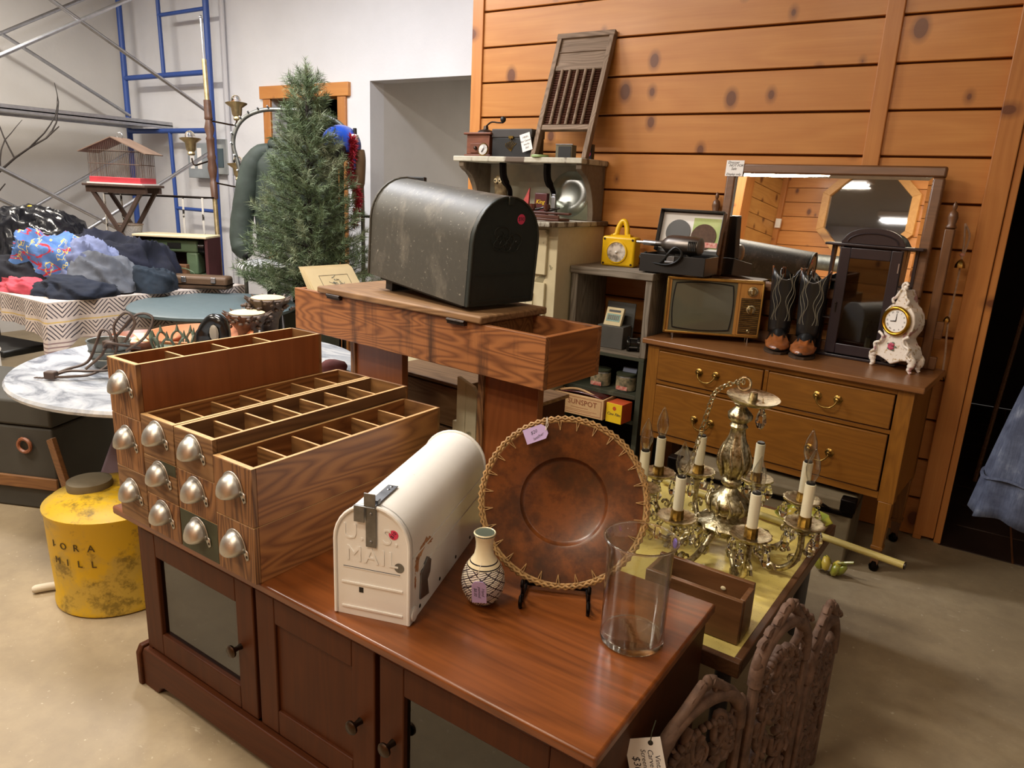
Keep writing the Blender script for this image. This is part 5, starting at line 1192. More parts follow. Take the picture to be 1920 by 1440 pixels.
panel('carved brown wooden screen furthest from the price tag, by the table leg', (-.190, 1.635), (-.160, 1.83), .53, 8)
TG = tag(MB().prism([(-.034, -.05), (.034, -.05), (.034, .05), (-.034, .05)], 0, .001).build('screen_tag', 'paper', None), 'white handwritten price tag hanging on the short carved screen', 'price tag')
TG.matrix_world = Matrix.Translation((-.361, 1.095, .425)) @ Euler((RD(78), RD(0), RD(20))).to_matrix().to_4x4() @ Matrix.Rotation(RD(16), 4, 'Z')
for tx, x, sz in (('Vintage', .022, .014), ('Carved 4 ft', .010, .014), ('Screen panel', -.003, .013), ('$300.', -.018, .019)): text('handwriting', tx, sz, 'ink', TG, rotm(0, 0, -90, (x, -.004, .0012)), .0001, shear=.2)
MB().lathe([(.005, 0), (.005, .0014)], 12, Matrix.Translation((.014, .04, 0))).build('punch_hole', 'black', TG, smooth=0); MB().tube([(.014, .04, .001), (.02, .06, .003), (.03, .075, -.012)], .001, 5).build('string', 'green_paint', TG)

# ------------------------------------------------------------------ denim skirt hanging in the passage, poles behind it
def denim():
    t = NT('denim'); v = t.coord(rand=False); a = t.noise(v, 9, 5, .65); c = t.ramp(a, [(.35, lin('#333a50')), (.6, lin('#525c74')), (.78, lin('#838c9e'))])
    c = t.mix(t.ramp(t.noise(t.coord((60, 60, 4), rand=False), 3, 3), [(.4, G(0)), (.7, G(.5))]), c, lin('#232a44')); t.base(c); t.set(Roughness=.9); t.bump(a, .4, .004)
denim()
DN = thing('denim_skirt', 'faded blue denim skirt hanging on straps in the dark passage', 'skirt', (.30, 2.82, 0))
def sk(u, v):
    a = 2 * pi * u; z = .46 + .62 * (1 - v); r = .075 + .105 * v ** .8 + .012 * sin(9 * a) * v
    return (r * cos(a) * 1.05, r * sin(a) * .55, z + .012 * sin(5 * a) * v)
MB().grid(sk, 60, 16).build('skirt_body', 'denim', DN, smooth=70, solid=.003)
MB().tube([(.083 * cos(a) * 1.05, .083 * sin(a) * .57, 1.06) for a in [2 * pi * i / 30 for i in range(30)]], .012, 6, True).build('waistband', 'denim', DN, smooth=60)
MB().tube([(.172 * cos(a) * 1.05, .172 * sin(a) * .57, .60 + .008 * sin(5 * a)) for a in [2 * pi * i / 40 for i in range(40)]], .006, 5, True).build('seam', 'denim', DN, smooth=60)
for s in (-.06, .06): MB().tube(spline([(s, -.03, 1.06), (s * .7, -.01, 1.35), (0, .0, 1.75)], 5), .006, 5).build('strap', plain('strap_brown', '#5d473c', .8).m if s < 0 else 'strap_brown', DN)
tag(MB().tube([(0, .0, 1.75), (.03, 0, 1.80), (.5, .02, 1.82), (1.0, .75, 1.82)], .012, 8).build('hanging_rail', 'dark_metal', None, loc=(.30, 2.82, 0)), 'dark metal rail from which the denim skirt hangs', 'rail')
for k, (x, y, lab) in enumerate(((.17, 4.6, 'thin dark pole leaning in the passage next to the post'), (.33, 4.3, 'thicker dark pole leaning in the passage behind the denim skirt'))):
    tag(MB().cyl((x, y, 0), (x + .10 - .16 * k, y + .1, 1.9), .012 + .006 * k, n=8).build('leaning_pole', 'fir_dark', None), lab, 'pole', 'poles leaning in the passage')

# ------------------------------------------------------------------ blue scaffold with its braces and plank
worn('scaffold_blue', '#2f4f9a', '#7a86a0', .74, 8, .45, base2='#294585', width=.04, bump=.1)
SC = thing('scaffold', 'blue tubular scaffold tower with silver cross braces by the white wall', 'scaffold', (-6.41, 2.82, 0))
def T(n, a, b_, r, m): return MB().cyl((a[0] + 6.41, a[1] - 2.82, a[2]), (b_[0] + 6.41, b_[1] - 2.82, b_[2]), r, n=10).build(n, m, SC, smooth=50)
for y in (4.025, 1.61):
    for x in (-5.765, -7.06): T('post', (x, y, 0), (x, y, 3.35), .026, 'scaffold_blue')
    for z in (2.31, 1.84, .25): T('rung', (-7.06, y, z), (-5.765, y, z), .023, 'scaffold_blue')
    T('ladder_post', (-6.43, y, 2.31), (-6.45, y, 3.35), .018, 'scaffold_blue'); T('ladder_post', (-6.36, y, .25), (-6.40, y, 1.84), .018, 'scaffold_blue')
    for z in (2.80, 3.17): T('ladder_rung', (-6.45, y, z), (-5.765, y, z), .016, 'scaffold_blue')
    for z in (1.16, .65): T('ladder_rung', (-6.37, y, z), (-5.765, y, z), .016, 'scaffold_blue')
for X in (-5.79, -7.032):
    T('brace', (X, 4.025, 1.979), (X, 1.61, 3.22), .015, 'alu'); T('brace', (X, 4.025, 3.106), (X, 1.61, 1.68), .015, 'alu')
    T('brace', (X, 3.98, 1.646), (X, 1.61, .266), .015, 'alu'); T('brace', (X, 1.61, 1.853), (X, 4.025, .54), .015, 'alu')
SP = thing('scaffold_plank', 'long aluminium walk plank lying on the blue scaffold rungs', 'plank', (-6.80, 2.82, 1.865))
MB().bx(-.24, .27, -1.4, 1.32, .02, .034).build('deck', 'alu', SP, bevel=.002)
for x in (-.24, .25): MB().bx(x, x + .02, -1.4, 1.32, 0, .06).build('side_rail', 'alu', SP, bevel=.002)

# electrical box and conduit on the white wall
EB = thing('fuse_box', 'grey metal fuse box with open door on the white wall', 'fuse box', (-6.05, BY, 1.44))
plain('box_metal', '#8f969b', .5)
MB().bx(-.22, .08, -.10, 0, 0, .30).build('cabinet', 'box_metal', EB, bevel=.004); MB().bx(.085, .30, -.06, 0, .04, .34).build('meter_panel', plain('panel_pale', '#a9adab', .5).m, EB, bevel=.004); MB().bx(.13, .25, -.066, -.06, .10, .26).build('dark_window', plain('window_teal', '#4a5a60', .3).m, EB)
for x in (-.15, -.04): MB().bx(x - .03, x + .03, -.104, -.10, .08, .26).build('label_sheet', 'paper', EB, smooth=0)
tag(MB().cyl((-5.76, BY - .03, 0), (-5.76, BY - .03, 3.35), .022, n=10).build('conduit', 'white_wall', None), 'white painted conduit pipe running up the wall beside the fuse box', 'pipe')

# ------------------------------------------------------------------ floor lamp with arms
wood('turned', '#6a4a38', '#4a3024', 'Z', 2, .45, .3)
PLm = thing('pole_lamp', 'tall turned wood and brass pole lamp with three candle arms', 'floor lamp', (-4.80, 3.36, 0), rot=(-2, -4.6, 0))
metal('pale_brass', '#cfbd92', .45, .15)
MB().lathe([(.14, 0), (.14, .015), (.05, .03), (.02, .05), (.017, .06), (.017, 1.32), (0, 1.32)], 18).build('lower_rod', 'pale_brass', PLm, smooth=50)
MB().lathe([(.024, 1.30), (.026, 1.42), (.018, 1.43), (.024, 1.46), (.034, 1.52), (.026, 1.58), (.032, 1.60), (.026, 1.62), (.028, 1.72), (.032, 1.73), (.022, 1.75), (.036, 1.80), (.022, 1.86), (.030, 1.87), (.028, 1.885), (.026, 2.0), (0, 2.0)], 18).build('turned_column', 'turned', PLm, smooth=50)
MB().cyl((0, 0, 2.0), (0, 0, 2.28), .017, n=12).build('upper_rod', 'pale_brass', PLm); MB().cyl((0, 0, 2.28), (0, 0, 2.56), .008, n=8).ball((0, 0, 2.565), .012, 8, 6).build('tip_rod', 'steel', PLm)
for dx, dy, z0, zc in ((.17, .12, 1.86, 1.90), (-.17, -.05, 1.58, 1.66), (.17, .10, 1.42, 1.47)):
    a_ = MB().tube(spline([(0, 0, z0), (dx * .5, dy * .5, z0 - .02), (dx * .9, dy * .9, z0 - .03), (dx, dy, z0 + .02)], 5), .006, 6).build('arm', 'bronze', PLm)
    MB().lathe([(.02, zc - .04), (.028, zc - .03), (.022, zc - .015), (.034, zc), (.04, zc + .05), (.075, zc + .075), (.078, zc + .08), (.07, zc + .08), (.03, zc + .05), (0, zc + .05)], 18, Matrix.Translation((dx, dy, 0))).build('candle_cup', 'pale_brass', a_, smooth=50)
    MB().ball((dx, dy, zc + .10), (.035, .035, .038), 12, 8).build('globe', 'crystal', a_, smooth=60)

# ------------------------------------------------------------------ cloth covered table with the clothes heap
def cloth_mat():
    t = NT('woven_cloth'); tc = t.n('ShaderNodeTexCoord'); sp = t.n('ShaderNodeSeparateXYZ'); t.l(tc.outputs['Object'], sp.inputs[0])
    def mt(op, a, b_=None):
        n = t.n('ShaderNodeMath', operation=op)
        for i, v in enumerate((a, b_)):
            if v is None: continue
            if hasattr(v, 'node'): t.l(v, n.inputs[i])
            else: n.inputs[i].default_value = v
        return n.outputs[0]
    u = mt('ADD', sp.outputs[0], sp.outputs[1]); tri = mt('PINGPONG', mt('MULTIPLY', u, 1.0), .085)
    zz = mt('ADD', sp.outputs[2], tri); ln = mt('PINGPONG', zz, .013)
    zig = mt('LESS_THAN', ln, .0045)
    def band(lo, hi): return mt('MULTIPLY', mt('GREATER_THAN', sp.outputs[2], lo), mt('LESS_THAN', sp.outputs[2], hi))
    bz = mt('ADD', band(-.085, -.006), band(-.20, -.12))
    c = t.mix(mt('MULTIPLY', zig, bz), lin('#c9bcb4'), lin('#3f3840'))
    st = mt('MULTIPLY', mt('LESS_THAN', mt('PINGPONG', sp.outputs[2], .011), .004), band(-.40, -.215))
    c = t.mix(st, c, lin('#8a7270')); c = t.mix(band(-.112, -.104), c, lin('#c8ac6a'))
    c = t.mix(t.ramp(t.noise(t.coord(rand=False), 30, 3), [(.4, G(0)), (.7, G(.3))]), c, lin('#8f8488')); t.base(c); t.set(Roughness=.95)
cloth_mat()
CT = thing('folding_table', 'long table under a woven zigzag cloth holding the clothes heap', 'table', (-4.25, 1.87, 0))
MB().bx(-1.40, -.02, .02, 1.25, .715, .738).build('tabletop', 'fir_dark', CT)
for x in (-1.3, -.12):
    for y in (.10, 1.15): MB().cyl((x, y, 0), (x, y, .715), .016, n=8).build('leg', 'leg_grey', CT)
m = MB()
TC = MB().bx(-1.42, .0, .0, 1.27, -.003, .001)
def drp(u, v):      # right side and front side hang, seen as one folded skirt
    s = u * (1.3 + 1.42) + .2
    if s < 1.5: bxx, byy, nx, ny = 0.0, (1.5 - s) * .977, 1, 0
    else: bxx, byy, nx, ny = -(s - 1.5), 0.0, 0, -1
    cor = max(0, 1 - abs(s - 1.5) / .16)
    w_ = (.018 * sin(s * 23) + .012 * sin(s * 41 + 1)) * v + .05 * cor * v
    L_ = .215 + .06 * sin(s * 1.9 + .6) + .10 * cor
    return (bxx + nx * (.004 + w_) + (.05 * cor * v if nx == 0 else 0), byy + ny * (.004 + w_) - (.05 * cor * v if nx else 0), -L_ * v)
TC.grid(drp, 130, 10)
o = TC.build('tablecloth', 'woven_cloth', None, loc=(-4.25, 1.87, .7425), smooth=60)
tag(o, 'woven cream tablecloth with dark zigzag bands over the long table', 'tablecloth')

def fabric(name, c1, c2, rough=.95, sc=6, stripe=None):
    t = NT(name); v = t.coord(); a = t.noise(v, sc, 5, .6); c = t.ramp(a, [(.35, lin(c2)), (.65, lin(c1))])
    if stripe:
        n1 = t.noise(t.coord((3, 14, 6)), 1.4, 2); c = t.mix(t.ramp(n1, [(.565, G(0)), (.58, G(1)), (.60, G(1)), (.615, G(0))]), c, lin(stripe[0]))
        n2 = t.noise(t.coord((12, 3, 9)), 1.5, 2); c = t.mix(t.ramp(n2, [(.565, G(0)), (.58, G(1)), (.595, G(1)), (.61, G(0))]), c, lin(stripe[1]))
    t.base(c); t.set(Roughness=rough); t.bump(t.noise(v, 30, 4, .6), .25, .004); return t.m
from mathutils import noise as MN
def garment(name, label, cat, c, r, rz, mat, seed, folds=7, rough=.22):
    off = Vector((seed * 3.7, seed * 1.3, seed * 2.1)); m = MB(); nu, nv = 88, 30; vs = []
    for i in range(nu):
        for j in range(nv + 1):
            a = 2 * pi * i / nu; el = (j / nv) * pi / 2
            d = Vector((cos(a) * cos(el), sin(a) * cos(el), sin(el)))
            q = Vector((d.x * 1.1 + d.z * .5, d.y * 1.1, d.z * .7))
            wv = MN.noise(q * 1.2 + off); rid = 1 - abs(MN.noise(Vector((q.x * folds * .35 + wv * 1.2, q.y * folds * .35, q.z * 1.4)) + off * 1.7)) * 2.2
            fine = 1 - abs(MN.noise(q * folds * .9 + off * .6)) * 2
            k = 1 + rough * (.9 * wv + .55 * rid + .16 * fine)
            sq = (abs(cos(a)) ** 4 + abs(sin(a)) ** 4) ** -.16
            fl_ = cos(el) ** .75
            vs.append((r[0] * cos(a) * fl_ * k * sq, r[1] * sin(a) * fl_ * k * sq, max(0, r[2] * sin(el) ** .85 * (1 + rough * (1.2 * wv + .9 * rid + .25 * fine))) if j else 0))
    fs = [(i * (nv + 1) + j, ((i + 1) % nu) * (nv + 1) + j, ((i + 1) % nu) * (nv + 1) + j + 1, i * (nv + 1) + j + 1) for i in range(nu) for j in range(nv)]
    fs.append(tuple(i * (nv + 1) for i in range(nu))[::-1])
    m.add(vs, fs); return tag(m.build(name, mat, None, loc=c, rot=(0, 0, rz), smooth=80), label, cat, 'clothes heaped on the long table')
t = plain('bag_black', '#15161b', .25, var=.1, bump=.9, bs=26)
ZT = .7445
garment('garbage_bag', 'shiny black plastic bag behind the heap of clothes', 'bag', (-5.28, 2.31, ZT), (.42, .28, .42), 20, 'bag_black', 2, 11, .14)
MB().tube(spline([(-.02, 0, .40), (-.01, 0, .44), (.02, 0, .44), (.03, 0, .40)], 4), .012, 6).build('yellow_tie', 'film_yellow', bpy.data.objects['garbage_bag'], loc=(.0, -.02, .02))
garment('black_shirt', 'black shirt lying under the blue patterned shirt', 'shirt', (-4.98, 2.10, ZT), (.26, .20, .17), 30, fabric('fab_black', '#1b1c24', '#101018'), 3)
garment('patterned_shirt', 'light blue shirt with red and yellow stripes atop the heap', 'shirt', (-4.76, 2.22, ZT + .03), (.26, .15, .25), 33, fabric('fab_shirt', '#5c82bd', '#43649c', stripe=('#b8323c', '#d9c46a')), 4, 6, .34)
garment('navy_jacket', 'big navy blue jacket folded behind the grey sweatpants', 'jacket', (-4.68, 2.55, ZT), (.30, .20, .29), 35, fabric('fab_navy', '#161a2e', '#0d1120'), 5, 6, .30)
garment('lavender_shirt', 'pale lavender blue shirt draped next to the grey sweatpants', 'shirt', (-4.58, 2.31, ZT + .02), (.18, .13, .20), 30, fabric('fab_lav', '#7f88ab', '#5d6688'), 6, 6, .32)
garment('grey_sweatpants', 'grey rolled sweatpants on the near side of the heap', 'trousers', (-4.47, 2.31, ZT + .01), (.17, .12, .17), 30, fabric('fab_grey', '#62666f', '#4b4f59'), 7, 5, .25)
garment('navy_trousers', 'dark navy trousers hanging at the table edge below the sweatpants', 'trousers', (-4.47, 2.13, ZT), (.22, .18, .09), 20, fabric('fab_navy2', '#1a2234', '#121826'), 8, 5, .25)
garment('teal_top', 'dark teal top tucked beside the suitcase', 'shirt', (-4.40, 2.58, ZT), (.14, .16, .13), 40, fabric('fab_teal', '#1d2a38', '#141d28'), 9)
garment('pink_shorts', 'pink shorts with white trim at the table edge', 'shorts', (-4.78, 2.00, ZT), (.20, .10, .065), 14, fabric('fab_pink', '#c8505e', '#a83c4c'), 10, 5, .35)
MB().bx(-.10, .08, -.03, .03, .045, .062, rotm(0, 8, 0)).build('white_trim', 'paper', bpy.data.objects['pink_shorts'], bevel=.008)
garment('sky_blue_cloth', 'crumpled sky blue cloth at the far end of the heap', 'cloth', (-5.08, 1.99, ZT), (.12, .10, .14), 14, fabric('fab_sky', '#7f9fc4', '#5c7fa8'), 11)

# ------------------------------------------------------------------ bird cage on a wooden folding stand
BS = thing('folding_stand', 'dark wooden folding stand with crossed legs under the bird cage', 'stand', (-5.02, 2.79, ZT), 33)
wood('stand_wood', '#584338', '#3a2b24', 'Z', 2, .6, .3)
for y in (-.10, .10):
    for s in (-1, 1): MB().tube([(s * .19, y, .0), (-s * .19 * .9, y, .60)], .016, 4).build('crossed_leg', 'stand_wood', BS)
    MB().bx(-.20, .20, y - .015, y + .015, .575, .615).build('top_rail', 'stand_wood', BS)
MB().bx(-.19, .19, -.11, .11, .25, .262).build('lower_rail', 'stand_wood', BS); MB().bx(-.21, .21, -.14, .14, .616, .632).build('top_board', 'stand_wood', BS, bevel=.003)
BC = thing('bird_cage', 'wire bird cage with pitched roof and red floor tray', 'bird cage', (-5.02, 2.79, ZT + .633), 33)
plain('cage_wire', '#6d5a4e', .5); plain('cage_red', '#c23a44', .5)
MB().bx(-.185, .185, -.12, .12, 0, .008).build('base_rim', 'white_plain', BC); MB().bx(-.17, .17, -.11, .11, .008, .045).build('red_tray', 'cage_red', BC, bevel=.003)
def rz_(x): return .215 + .075 * (1 - abs(x) / .17)
m = MB()
for k in range(27):
    x = -.168 + .336 * k / 26
    for y in (-.108, .108): m.cyl((x, y, .04), (x, y, rz_(x)), .0013, n=4)
for k in range(16):
    y = -.108 + .216 * k / 15
    for x in (-.168, .168): m.cyl((x, y, .04), (x, y, .215), .0013, n=4)
tag(m.build('wire_bars', 'cage_wire', BC, smooth=0), kind='stuff')
m = MB()
for z in (.13, .215): m.tube([(-.168, -.108, z), (.168, -.108, z), (.168, .108, z), (-.168, .108, z)], .0022, 5, True)
m.build('wire_hoops', 'cage_wire', BC)
for s in (-1, 1): MB().bx(0, .245, -.125, .125, -.003, .003, rotm(0, 24 if s > 0 else 156, 0, (0, 0, .30))).build('roof_panel', plain('roof_brown', '#7d6656', .6).m if s < 0 else 'roof_brown', BC)
MB().tube([(.02 * cos(a), 0, .315 + .02 * sin(a)) for a in [2 * pi * i / 12 for i in range(12)]], .002, 5, True).build('hanging_ring', 'steel', BC)
WS = thing('wire_stand', 'peeling white and black wire plant stand behind the cloth table heap', 'plant stand', (-5.05, 3.0, ZT), 33)
worn('peel_white', '#d8d4cc', '#2a2522', .54, 14, .6, width=.03)
for x in (-.34, -.22, .22, .36): MB().tube(spline([(x * 1.05, 0, .0), (x, 0, .3), (x, .0, .56)], 4), .0075, 6).build('leg', 'peel_white', WS)
MB().tube([(-.34, 0, .56), (.36, 0, .56), (.36, .2, .56), (-.34, .2, .56)], .006, 6, True).build('top_ring', 'black_iron', WS); MB().tube([(-.34, 0, .25), (.36, 0, .25)], .005, 6).build('crossbar', 'black_iron', WS)
BK2 = thing('wire_basket', 'small pale mesh basket on the lower rail of the folding stand', 'basket', (-5.0, 2.79, ZT + .263), 33)
MB().lathe([(.07, 0), (.085, .10), (.088, .10), (.086, .105), (.082, .10), (.067, .003)], 20).build('mesh_body', plain('mesh_pale', '#a9a4a0', .7, vs=120, col2='#7d7874').m, BK2); MB().tube([(.087 * cos(a), .087 * sin(a), .105) for a in [2 * pi * i / 24 for i in range(24)]], .004, 5, True).build('rim', 'roof_brown', BK2)

# bare branches standing beyond the table end
random.seed(21)
BT = thing('bare_branches', 'bare dark twisted branches standing by the grey wall', 'branches', (-6.35, 2.32, 0)); plain('twig', '#2f2824', .8, var=.2)
def limb(p, d, L_, r, lev):
    pts = [Vector(p)]; dv = Vector(d).normalized(); rs = []
    for i in range(6):
        dv = (dv + Vector((random.gauss(0, .16), random.gauss(0, .16), random.gauss(.05, .12)))).normalized(); pts.append(pts[-1] + dv * L_ / 6)
    MB().tube(pts, [r * (1 - .11 * i) for i in range(7)], 6).build('branch', 'twig', BT, smooth=60)
    if lev > 0:
        for k in (2, 3, 4, 5): limb(pts[k], dv + Vector((random.gauss(0, .8), random.gauss(0, .8), random.uniform(-.1, .6))), L_ * .55, r * .55, lev - 1)
for k in range(3): limb((.04 * k, .02 * k, 0), (random.gauss(0, .10), random.gauss(0, .1), 1), 1.5 - .2 * k, .022, 2 if k == 0 else 1)

# ------------------------------------------------------------------ sewing machine case and suitcase lid
SW = thing('sewing_machine_case', 'open portable case with a green sewing machine behind the clothes', 'sewing machine', (-4.70, 2.95, ZT), 33)
plain('case_maroon', '#4a2426', .5); plain('sew_green', '#5f7458', .4, var=.1); wood('case_tan', '#8a5f40', '#6d4830', 'X', 1.5, .5, .3)
MB().bx(-.24, .24, .10, .12, 0, .30).build('back_panel', 'case_maroon', SW); MB().bx(-.25, -.23, -.10, .12, 0, .30).build('side_panel', 'case_tan', SW); MB().bx(.23, .25, -.10, .12, 0, .30).build('side_panel', 'case_maroon', SW); MB().bx(-.25, .25, -.12, .13, .30, .315).build('top_panel', 'paper_cream', SW, bevel=.003)
MB().bx(-.19, .16, -.06, .06, .20, .28).bx(.08, .16, -.06, .06, .05, .20).bx(-.20, .20, -.09, .09, 0, .05).build('machine_body', 'sew_green', SW, bevel=.012)
MB().bx(-.19, -.11, -.065, .06, .13, .21).build('needle_head', 'sew_green', SW, bevel=.01); MB().cyl((.16, 0, .235), (.20, 0, .235), .05, n=18).build('hand_wheel', 'black_gloss', SW); MB().bx(-.04, .05, -.068, -.06, .225, .262).build('name_plate', 'black', SW); MB().bx(-.02, .10, -.11, -.05, .05, .12).build('wood_box', 'case_tan', SW, bevel=.003)
MB().tube(spline([(.0, -.10, .06), (.08, -.13, .10), (.16, -.13, .07), (.12, -.12, .03), (.02, -.12, .03)], 5), .004, 5).build('cord', 'sew_green', SW)
SU = thing('suitcase_lid', 'brown leather case lid with metal latches beside the green table', 'suitcase', (-4.33, 2.78, ZT + .001), 33)
plain('suit_brown', '#5d4632', .55, var=.2)
MB().bx(-.27, .27, -.06, .06, 0, .085).build('shell', 'suit_brown', SU, bevel=.02, seg=3); MB().bx(-.272, .272, -.064, .064, .028, .034).build('seam', 'black_iron', SU)
for x in (-.18, -.02, .17): MB().bx(x, x + .03, -.072, -.06, .045, .08).build('latch', 'steel', SU, bevel=.003)

# ------------------------------------------------------------------ green round table
GT = thing('round_green_table', 'round dark green painted table behind the marble one', 'table', (-3.81, 2.60, 0))
worn('green_top', '#56656a', '#7d8a8c', .66, 5, .5, base2='#48575c', width=.1, stretch=(1, 4, 1))
MB().lathe([(0, .69), (.455, .69), (.47, .698), (.47, .712), (.46, .72), (0, .72)], 56).build('top', 'green_top', GT, smooth=40); MB().lathe([(.06, .05), (.035, .2), (.04, .45), (.06, .66), (.16, .69)], 18).build('pedestal', 'green_top', GT, smooth=50)
for k in range(4): MB().tube(spline([(0, 0, .12), (.18 * cos(k * pi / 2 + .5), .18 * sin(k * pi / 2 + .5), .08), (.34 * cos(k * pi / 2 + .5), .34 * sin(k * pi / 2 + .5), .018)], 4), .02, 6).build('foot', 'green_top', GT)

# ------------------------------------------------------------------ jacket, zebra stool, rack, tree, helmet, boa
ZB = thing('zebra_stool', 'round stool with zebra stripe cushion under the green jacket', 'stool', (-4.10, 3.27, 0))
t = NT('zebra'); w_ = t.n('ShaderNodeTexWave', Scale=9.0, Distortion=6.0, Detail=2.0); t.l(t.coord(rand=False), w_.inputs['Vector']); t.base(t.ramp(w_.outputs['Fac'], [(.48, lin('#17171a')), (.54, lin('#d6d8da'))])); t.set(Roughness=.7)
MB().lathe([(.2, .84), (.235, .855), (.24, .88), (.22, .905), (.12, .92), (0, .925)], 30).build('cushion', 'zebra', ZB, smooth=60); MB().lathe([(.16, 0), (.17, .04), (.05, .08), (.045, .78), (.215, .84), (0, .845)], 20).build('base', 'black', ZB, smooth=50)
JK = thing('green_jacket', 'dark green zipped jacket hanging on the rack in front of the doorway', 'jacket', (-4.06, 3.38, 0), 35)
fabric('fab_jacket', '#39443d', '#29322c', .7, 5)
def torso(u, v):
    a = 2 * pi * u; z = .98 + .70 * v; sh = max(0, v - .80) / .20; w_ = .21 + .015 * sin(pi * v) - .13 * sh ** 1.6; d_ = .115 - .04 * sh
    k = 1 + .05 * MN.noise(Vector((cos(a) * 2, sin(a) * 2, v * 6))) + .035 * sin(8 * a) * (1 - v)
    return (w_ * cos(a) * k, d_ * sin(a) * k, z)
MB().grid(torso, 48, 24).build('body', 'fab_jacket', JK, smooth=80, solid=.006)
for s in (-1, 1):
    pts = spline([(s * .10, 0, 1.645), (s * .17, -.005, 1.615), (s * .225, -.01, 1.53), (s * .265, -.02, 1.38), (s * .30, -.03, 1.20), (s * .31, -.05, 1.06), (s * .29, -.07, .985), (s * .26, -.08, .95)], 5)
    n_ = len(pts); MB().tube(pts, [(.045 + .030 * min(1, i / 9) - .030 * max(0, (i - n_ + 7) / 6)) * (1 + .07 * MN.noise(Vector((i * .6, s, 0)))) for i in range(n_)], 16).build('sleeve', 'fab_jacket', JK, smooth=80)
    MB().tube([pts[-2], pts[-1], pts[-1] + (pts[-1] - pts[-2])], .047, 14).build('cuff', 'black', JK, smooth=60)
MB().tube([(.085 * cos(a), .065 * sin(a), 1.69 + .018 * sin(a)) for a in [2 * pi * i / 18 for i in range(18)]], .034, 10, True).build('collar', 'fab_jacket', JK, smooth=80); MB().tube([(0, -.122, 1.0), (0, -.125, 1.35), (0, -.085, 1.64)], .005, 5).build('zip', 'black', JK)
for s in (-.12, .12): MB().bx(s - .05, s + .05, -.128, -.118, 1.10, 1.14, rotm(0, 0, 0)).build('pocket_flap', 'fab_jacket', JK, bevel=.004)
RK = thing('round_rack', 'bent steel tube clothes rack with little pegs behind the tree', 'clothes rack', (-4.02, 3.42, 0), 38)
arc = [(-.36, 0, 1.30), (-.37, 0, 1.52), (-.40, 0, 1.66), (-.38, 0, 1.76), (-.32, 0, 1.84), (-.22, 0, 1.89), (-.10, 0, 1.905), (.1, 0, 1.90), (.3, 0, 1.84), (.42, 0, 1.66), (.45, 0, 1.25), (.45, 0, .02)]
ap = spline([(-.36, 0, .02), (-.36, 0, .7)] + arc, 5)
MB().tube(ap, .014, 8).build('tube_frame', 'galv', RK, smooth=60)
for i in range(14, 46, 3): MB().cyl(ap[i], ap[i] + Vector((-.008, -.03, .02)), .006, n=6).build('peg', 'steel', RK)
MB().tube([(-.36, -.25, .02), (-.36, .25, .02)], .014, 8).build('foot_bar', 'galv', RK); MB().tube([(.45, -.25, .02), (.45, .25, .02)], .014, 8).build('foot_bar', 'galv', RK)
MB().tube([(.45, 0, 1.24), (.78, -.10, 1.235)], .011, 8).build('side_arm', 'steel', RK)
for q in (.55, .66): MB().ball((q, -.035 - .06 * (q - .55), 1.262), .012, 8, 6).build('peg', 'steel', RK)

random.seed(5)
XT = thing('artificial_tree', 'small green artificial fir tree in a dark pot', 'tree', (-3.56, 3.13, 0))
worn('needle', '#5d6e4c', '#a9b092', .50, 4.5, .65, base2='#3e4e33', width=.2, bump=0)
plain('pot_dark', '#3a4038', .6)
MB().lathe([(.13, 0), (.15, .02), (.17, .5), (.18, .60), (.185, .66), (.165, .66), (.15, .58), (0, .57)], 24).build('pot', 'pot_dark', XT, smooth=40); MB().cyl((0, 0, .55), (0, 0, 2.10), .018, .006, n=8).build('trunk', 'twig', XT)
nv, nf = [], []
def needle(p, d, L_, w):
    s = d.cross(Vector((random.gauss(0, 1), random.gauss(0, 1), random.gauss(0, 1))))
    if s.length < 1e-4: return
    s = s.normalized() * w; k = len(nv); q = p + d * L_
    nv.extend([p - s, p + s, q]); nf.append((k, k + 1, k + 2))
def sprig(p, d, L_, n, nl):
    for i in range(n):
        t_ = (i + random.random()) / n; o = d.orthogonal().normalized(); o.rotate(Matrix.Rotation(random.uniform(0, 6.283), 3, d).to_quaternion() if False else Matrix.Rotation(random.uniform(0, 6.283), 3, d))
        needle(p + d * L_ * t_, (d * .75 + o * .8).normalized(), nl * random.uniform(.75, 1.15), .0016)
brm = MB(); z = .74; lay = 0
while z < 2.0:
    fr_ = (z - .74) / 1.36; Rr = .375 * (1 - fr_) ** 1.05 + .03; nb = max(5, int(15 * (1 - fr_) + 4))
    for k in range(nb):
        a = 2 * pi * (k + random.random() * .7) / nb + lay * .7; R1 = Rr * random.uniform(.78, 1.08); base = Vector((0, 0, z)); tip = Vector((R1 * cos(a), R1 * sin(a), z + .05 + .12 * R1 + random.gauss(0, .02)))
        dd_ = (tip - base).normalized(); brm.tube([base, tip], [.004, .002], 4)
        Ln = (tip - base).length; sprig(base + dd_ * Ln * .25, dd_, Ln * .75, int(30 + 110 * Ln), .045)
        for q in range(5):
            t_ = .35 + .14 * q; d2 = (dd_ + Vector((random.gauss(0, .6), random.gauss(0, .6), random.gauss(.15, .35)))).normalized()
            sprig(base + dd_ * Ln * t_, d2, .085, 26, .044)
        sprig(tip, (dd_ + Vector((0, 0, .45))).normalized(), .06, 34, .048)
    z += .062; lay += 1
for k in range(8): sprig(Vector((0, 0, 1.92 + .025 * k)), Vector((0, 0, 1)), .06, 26, .052 - .002 * k)
m = MB(); m.add(nv, nf); tag(m.build('needles', 'needle', XT, smooth=0), kind='stuff'); tag(brm.build('twigs', 'twig', XT), kind='stuff')

